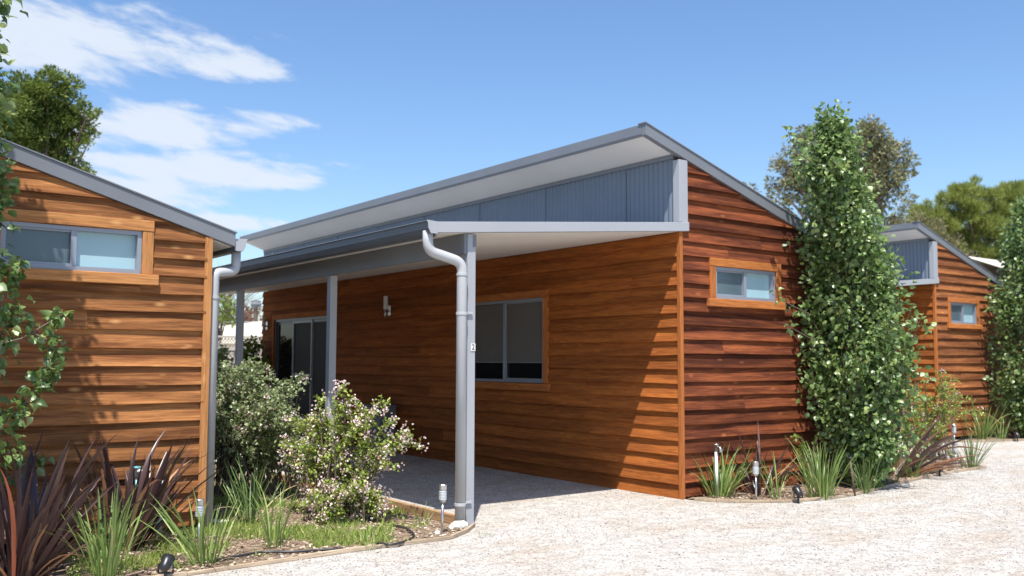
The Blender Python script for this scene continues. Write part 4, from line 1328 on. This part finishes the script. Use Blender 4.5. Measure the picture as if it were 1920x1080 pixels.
# eucalypt behind the pear
bl = [(1620, 255, 39, .85), (1590, 270, 39, .8), (1650, 285, 39, .9), (1690, 295, 39, .6), (1695, 325, 39, .55), (1640, 330, 39, .9), (1600, 330, 39.5, 1.0), (1665, 350, 39, .7), (1640, 380, 39.5, .7), (1560, 270, 40, .8), (1520, 265, 40, .8),
      (1490, 285, 40, .6), (1475, 320, 40, .7), (1465, 300, 40, .4), (1450, 345, 40, .35), (1448, 370, 40, .35), (1480, 360, 40, .6), (1520, 330, 40, 1.0), (1470, 385, 40, .45), (1540, 390, 40, 1.0), (1600, 400, 40, 1.0), (1690, 270, 39, .35), (1660, 410, 40, .5)]
tree('gum_tree', 'tall olive brown gum tree behind the tall pear tree', bl, M['euc'], 'diamond', .17, 640, 42, .8, None, shell=.4, trunk=.3, updir=-.2)
# pine mass
rg = np.random.default_rng(12)
bl = []
for u0, v0 in ((1745, 392), (1772, 378), (1800, 366), (1830, 360), (1860, 366), (1890, 364), (1920, 378), (1950, 385), (1735, 415), (1775, 412), (1815, 400), (1850, 395), (1890, 400), (1930, 410),
               (1760, 440), (1800, 440), (1845, 435), (1885, 440), (1920, 450), (1790, 475), (1835, 475), (1880, 480), (1920, 490), (1850, 505), (1960, 440), (1715, 405)):
    bl.append((u0 + rg.uniform(-8, 8), v0 + rg.uniform(-5, 5), 46 + rg.uniform(-1.6, 1.2), rg.uniform(.45, .95)))
tree('pine_tree', 'broad sunlit yellow green pine beyond the far cabin', bl, M['pine'], 'spike', .26, 1900, 43, 1.5, None, shell=.45, trunk=.4, updir=.8)
bl = [(1740, 440, 42, .9), (1770, 465, 42, .9), (1800, 480, 42, .8), (1725, 410, 42, .6), (1720, 470, 42, .8), (1760, 500, 42, .9), (1690, 430, 42, .7), (1650, 450, 42, .9), (1700, 480, 42, 1.0)]
tree('wattle_tree', 'dusty olive tree before the pine, above the far cabin roof', bl, M['wattle'], 'diamond', .15, 420, 44, .8, None, shell=.4, trunk=.2)
bl = [(1695, 385, 52, .55), (1705, 370, 52, .4), (1690, 410, 52, .7), (1715, 395, 52, .4)]
tree('gum_tree', 'small distant gum tree between the tall gum and the pine', bl, M['euc'], 'diamond', .18, 420, 45, .8, None, shell=.4, trunk=.15)
bl = [(1400, 352, 44, .35), (1408, 362, 44, .4), (1395, 366, 44, .35)]
tree('treetop', 'tiny treetop peeping over the sloping roof edge of the middle cabin', bl, M['euc'], 'diamond', .18, 420, 46, .8, None, shell=.4, trunk=.12)
# seen under the porch roof
bl = [(408, 570, 24, .42), (418, 585, 24, .40), (400, 600, 24, .40), (422, 605, 24, .32), (395, 560, 24, .4), (425, 555, 24.5, .18)]
tree('lime_tree', 'light green tree beyond the cream fence under the porch roof', bl, M['lime'], 'diamond', .12, 520, 47, .9, None, shell=.4, trunk=.1)
bl = [(462, 590, 46, .55), (470, 582, 46, .5), (455, 600, 46, .5), (480, 600, 46, .4), (440, 600, 46, .5), (415, 605, 46, .5)]
tree('rusty_tree', 'reddish distant tree beside the power pole under the porch roof', bl, M['rusty'], 'diamond', .17, 420, 48, .9, None, shell=.4, trunk=.15)
# bare twiggy tree above the porch gutter
def bare_tree():
    c = dep(430, 490, 38)
    t = thing('bare_tree', 'faint bare twiggy tree between left downpipe and porch gutter', 'tree', (c.x, c.y, 0), 'trees beyond the cabins')
    rng = np.random.default_rng(3)
    MB().tube([(c.x, c.y, 0), (c.x + .1, c.y, 2.5), (c.x, c.y, 4.0)], [.15, .1, .05], 6).build('trunk', M['bark'], t)
    m = MB()
    for k in range(90):
        a = Vector((c.x, c.y, rng.uniform(2.2, 4.0)))
        d = Vector((rng.normal() * 1.3, rng.normal() * 1.3, rng.uniform(.6, 2.0)))
        m.tube([a, a + d * .5 + Vector((0, 0, .1)), a + d], [.02, .012, .004], 3, False)
    tag(m.build('limb', M['bark'], t), kind='stuff')


bare_tree()


# ------------------------------------------------------------------ back fence, shed, pole, far house
def fence():
    fy = 14.5
    for k in range(9):
        x0 = -9.6 + k * 2.4
        if x0 + 2.4 < -4.5 or x0 > 2.0:
            pass
    f = thing('boundary_fence', 'cream steel fence with lattice top behind the cabins', 'fence', (-3, fy, 0))
    lat = MB()
    for k in range(7):
        x0 = -11 + k * 2.4
        MB().box(x0 - .03, x0 + .03, fy - .02, fy + .05, 0, 2.06).build('fence_post', M['cream'], f)
        # ribbed sheet
        V, F = [], []
        n = 24
        for i in range(n + 1):
            x = x0 + .032 + (2.4 - .064) * i / n
            yy = fy + (.012 if (i // 2) % 2 else -.008)
            V += [(x, yy, .06), (x, yy, 1.70)]
        F = [(2 * i, 2 * i + 1, 2 * i + 3, 2 * i + 2) for i in range(n)]
        MB().add(V, F).build('fence_sheet', M['cream'], f)
        for zz, h in ((1.702, .09), (2.0, .045), (.02, .04)):
            MB().box(x0 + .032, x0 + 2.368, fy - .022, fy + .03, zz, zz + h).build('rail', M['cream'], f)
        m = 30
        for i in range(m):
            xa = x0 + .04 + i * 2.3 / m
            for s, o in ((1, .0), (-1, .009)):
                a = Vector((xa + (.0 if s > 0 else .18), fy + o, 1.80)); b = Vector((min(x0 + 2.36, max(x0 + .04, a.x + s * .19)), fy + o, 1.995))
                wv = Vector((.011, 0, 0))
                lat.add([a - wv, a + wv, b + wv, b - wv, a - wv + Vector((0, .006, 0)), a + wv + Vector((0, .006, 0)), b + wv + Vector((0, .006, 0)), b - wv + Vector((0, .006, 0))],
                        [(0, 1, 2, 3), (7, 6, 5, 4), (1, 5, 6, 2), (0, 3, 7, 4)])
    tag(lat.build('lattice', M['lattice'], f), kind='stuff')


fence()


def shed(cx, cy, sx, sy, eave, ridge, label, name='garden_shed', along='x', mats=('creamroof', 'cream')):
    t = thing(name, label, 'building', (cx, cy, 0))
    MB().box(cx - sx, cx + sx, cy - sy, cy + sy, 0, eave).build('wall', M[mats[1]], t)
    o = .35
    n = int(sx * 2 / .5)
    for s in (-1, 1):
        V, F = [], []
        for i in range(n * 4 + 1):
            x = cx - sx - o + (2 * sx + 2 * o) * i / (n * 4)
            h = .02 if i % 4 == 0 else 0
            V += [(x, cy + s * (sy + o), eave - .05 + h), (x, cy, ridge + h)]
        F = [(2 * i, 2 * i + 1, 2 * i + 3, 2 * i + 2) for i in range(n * 4)]
        MB().add(V, F).build('roof', M[mats[0]], t)
    for s in (-1, 1):
        MB().add([(cx + s * sx, cy - sy, eave), (cx + s * sx, cy + sy, eave), (cx + s * sx, cy, ridge - .04)], [(0, 1, 2)]).build('gable', M[mats[1]], t)
    MB().box(cx - .4, cx + .4, cy - sy - .012, cy - sy - .002, .02, 2.0).build('door', M['steel'], t)
    return t


# hipped pale roof behind the fence
def hip_roof():
    a = dep(395, 634, 28); 
    t = thing('neighbour_house', 'low neighbouring house with pale cream hip roof behind the lattice fence', 'house', (4.5, 22, 0))
    MB().box(-.2, 11, 20.6, 27, 0, 2.05).build('wall', M['brickwall'], t)
    e = [(-.8, 20.0, 1.95), (13, 20.0, 1.95), (13, 27.6, 1.95), (-.8, 27.6, 1.95)]
    r = [(5.0, 23.8, 2.85), (9.0, 23.8, 2.85)]
    MB().add(e + r, [(0, 1, 5, 4), (1, 2, 5), (2, 3, 4, 5), (3, 0, 4), (3, 2, 1, 0)]).build('roof', M['creamroof'], t)
    MB().box(1.5, 3.0, 20.585, 20.597, .9, 1.8).build('window', M['glass_dark'], t)


hip_roof()
t = thing('utility_pole', 'distant power pole seen under the porch roof', 'pole', (7.5, 31.5, 0))
MB().tube([(7.5, 31.5, 0), (7.5, 31.5, 3.75)], [.12, .10], 8).build('shaft', M['bark'], t)
MB().lathe([(0, 0), (.2, .0), (.24, .12), (.2, .3), (0, .32)], (7.5, 31.5, 3.7), 10).build('transformer', M['steel'], t)
for nm, v0, v1, D in (('upper power line crossing the sky gap under the porch roof', 569, 565, 33), ('lower power line just above the neighbouring pale roof', 602, 601, 33)):
    a, b = dep(250, v0 - 1, D), dep(700, v1, D)
    o = MB().tube([a, (a + b) / 2 - Vector((0, 0, .05)), b], .016, 5).build('power_line', M['steel'], None)
    tag(o, nm, 'cable', 'power lines')
# far pale roof right of the far cabin
p = dep(1850, 520, 31)
t = thing('far_house', 'far house with cream roof right of the far cabin', 'house', (p.x + 2, p.y, 0))
MB().box(p.x - 1.2, p.x + 7, p.y - 3, p.y + 3, 0, 3.6).build('wall', M['brickwall'], t)
MB().add([(p.x - 1.6, p.y - 3.4, 3.55), (p.x + 7.4, p.y - 3.4, 3.55), (p.x + 7.4, p.y, 4.9), (p.x - 1.6, p.y, 4.9)], [(0, 1, 2, 3)]).build('roof', M['creamroof'], t)
MB().add([(p.x - 1.6, p.y + 3.4, 3.55), (p.x + 7.4, p.y + 3.4, 3.55), (p.x + 7.4, p.y + .01, 4.9), (p.x - 1.6, p.y + .01, 4.9)], [(3, 2, 1, 0)]).build('roof', M['creamroof'], t)
MB().box(p.x + .5, p.x + 1.8, p.y - 3.02, p.y - 3.004, 1.2, 2.4).build('window', M['glass_dark'], t)


# ------------------------------------------------------------------ ground cover and loose stones
def cover():
    rng = np.random.default_rng(77)
    # short grass in the left bed
    n = 130000
    x = rng.uniform(-6.2, -2.9, n); y = rng.uniform(-.5, 3.6, n)
    f = np.sin(x * 3.1 + 1) * np.cos(y * 2.7) + .5 * np.sin(x * 7.3 + y * 5.1) + .35 * np.sin(x * 13 - y * 11)
    f += .9 * np.sin(x * 4.3 - y * 3.3) * np.sin(y * 6.1 + x) + 1.1 * np.exp(-((x + 4.4) ** 2 / .9 + (y - .5) ** 2 / .5)) - .25 - np.where(y < -.3, .5, 0) - np.where(x > -3.6, .5, 0)
    keep = inside(BED_L, x, y) & (f > rng.uniform(-.2, .9, n))
    x, y = x[keep], y[keep]
    P = np.stack([x, y, np.full(len(x), .012)], 1)
    D = rng.normal(size=P.shape) * .55; D[:, 2] = 1
    o = scatter('grass', 'spike', P, D, rng.uniform(.015, .05, len(P)) * (1 + 1.3 * (rng.uniform(0, 1, len(P)) > .88)), rng, M['grass'], None, .1, 1.5)
    tag(o, 'short patchy grass growing in the left garden bed', None, None, 'stuff')
    # mulch chips
    for poly, box, n, lab in ((BED_L, (-6.8, -2.9, -.55, 3), 9000, 'bark and leaf litter in the left garden bed'), (BED_R, (0, 5.9, -.95, 1.0), 6000, 'bark and leaf litter in the middle garden bed')):
        x = rng.uniform(box[0], box[1], n); y = rng.uniform(box[2], box[3], n)
        k = inside(poly, x, y); x, y = x[k], y[k]
        P = np.stack([x, y, .016 + rng.uniform(0, .012, len(x))], 1)
        D = rng.normal(size=P.shape); D[:, 2] *= .2
        o = scatter('leaf_litter', 'chip', P, D, rng.uniform(.012, .05, len(P)), rng, M['chip'], None, .85, .8)
        tag(o, lab, None, None, 'stuff')
    # stray litter on the gravel along the beds
    n = 700
    x = rng.uniform(-6, 6.5, n); y = -.55 - rng.exponential(.35, n)
    k = ~inside(BED_L, x, y) & ~inside(BED_R, x, y)
    P = np.stack([x[k], y[k], np.full(k.sum(), .008)], 1)
    D = rng.normal(size=P.shape); D[:, 2] *= .1
    tag(scatter('leaf_litter', 'chip', P, D, rng.uniform(.008, .035, len(P)), rng, M['chip'], None, .9, .5), 'stray dry leaf bits on the gravel along the beds', None, None, 'stuff')
    # loose stones on the drive
    n = 60000
    a = rng.uniform(0, 1, n)
    x = rng.uniform(-6.5, 7, n); y = rng.uniform(-4.6, 3.5, n)
    k = ~inside(BED_L, x, y) & ~inside(BED_R, x, y) & ~((x > -.05) & (y > -.02))
    x, y = x[k], y[k]
    P = np.stack([x, y, np.full(len(x), .002)], 1)
    D = rng.normal(size=P.shape); D[:, 2] = 0
    s = .003 + .007 * rng.uniform(0, 1, len(P)) ** 2.5
    o = scatter('gravel', 'stone', P, D, s, rng, M['pebble'], None, .9)
    tag(o, 'loose crushed stones scattered over the driveway', None, None, 'stuff')


cover()
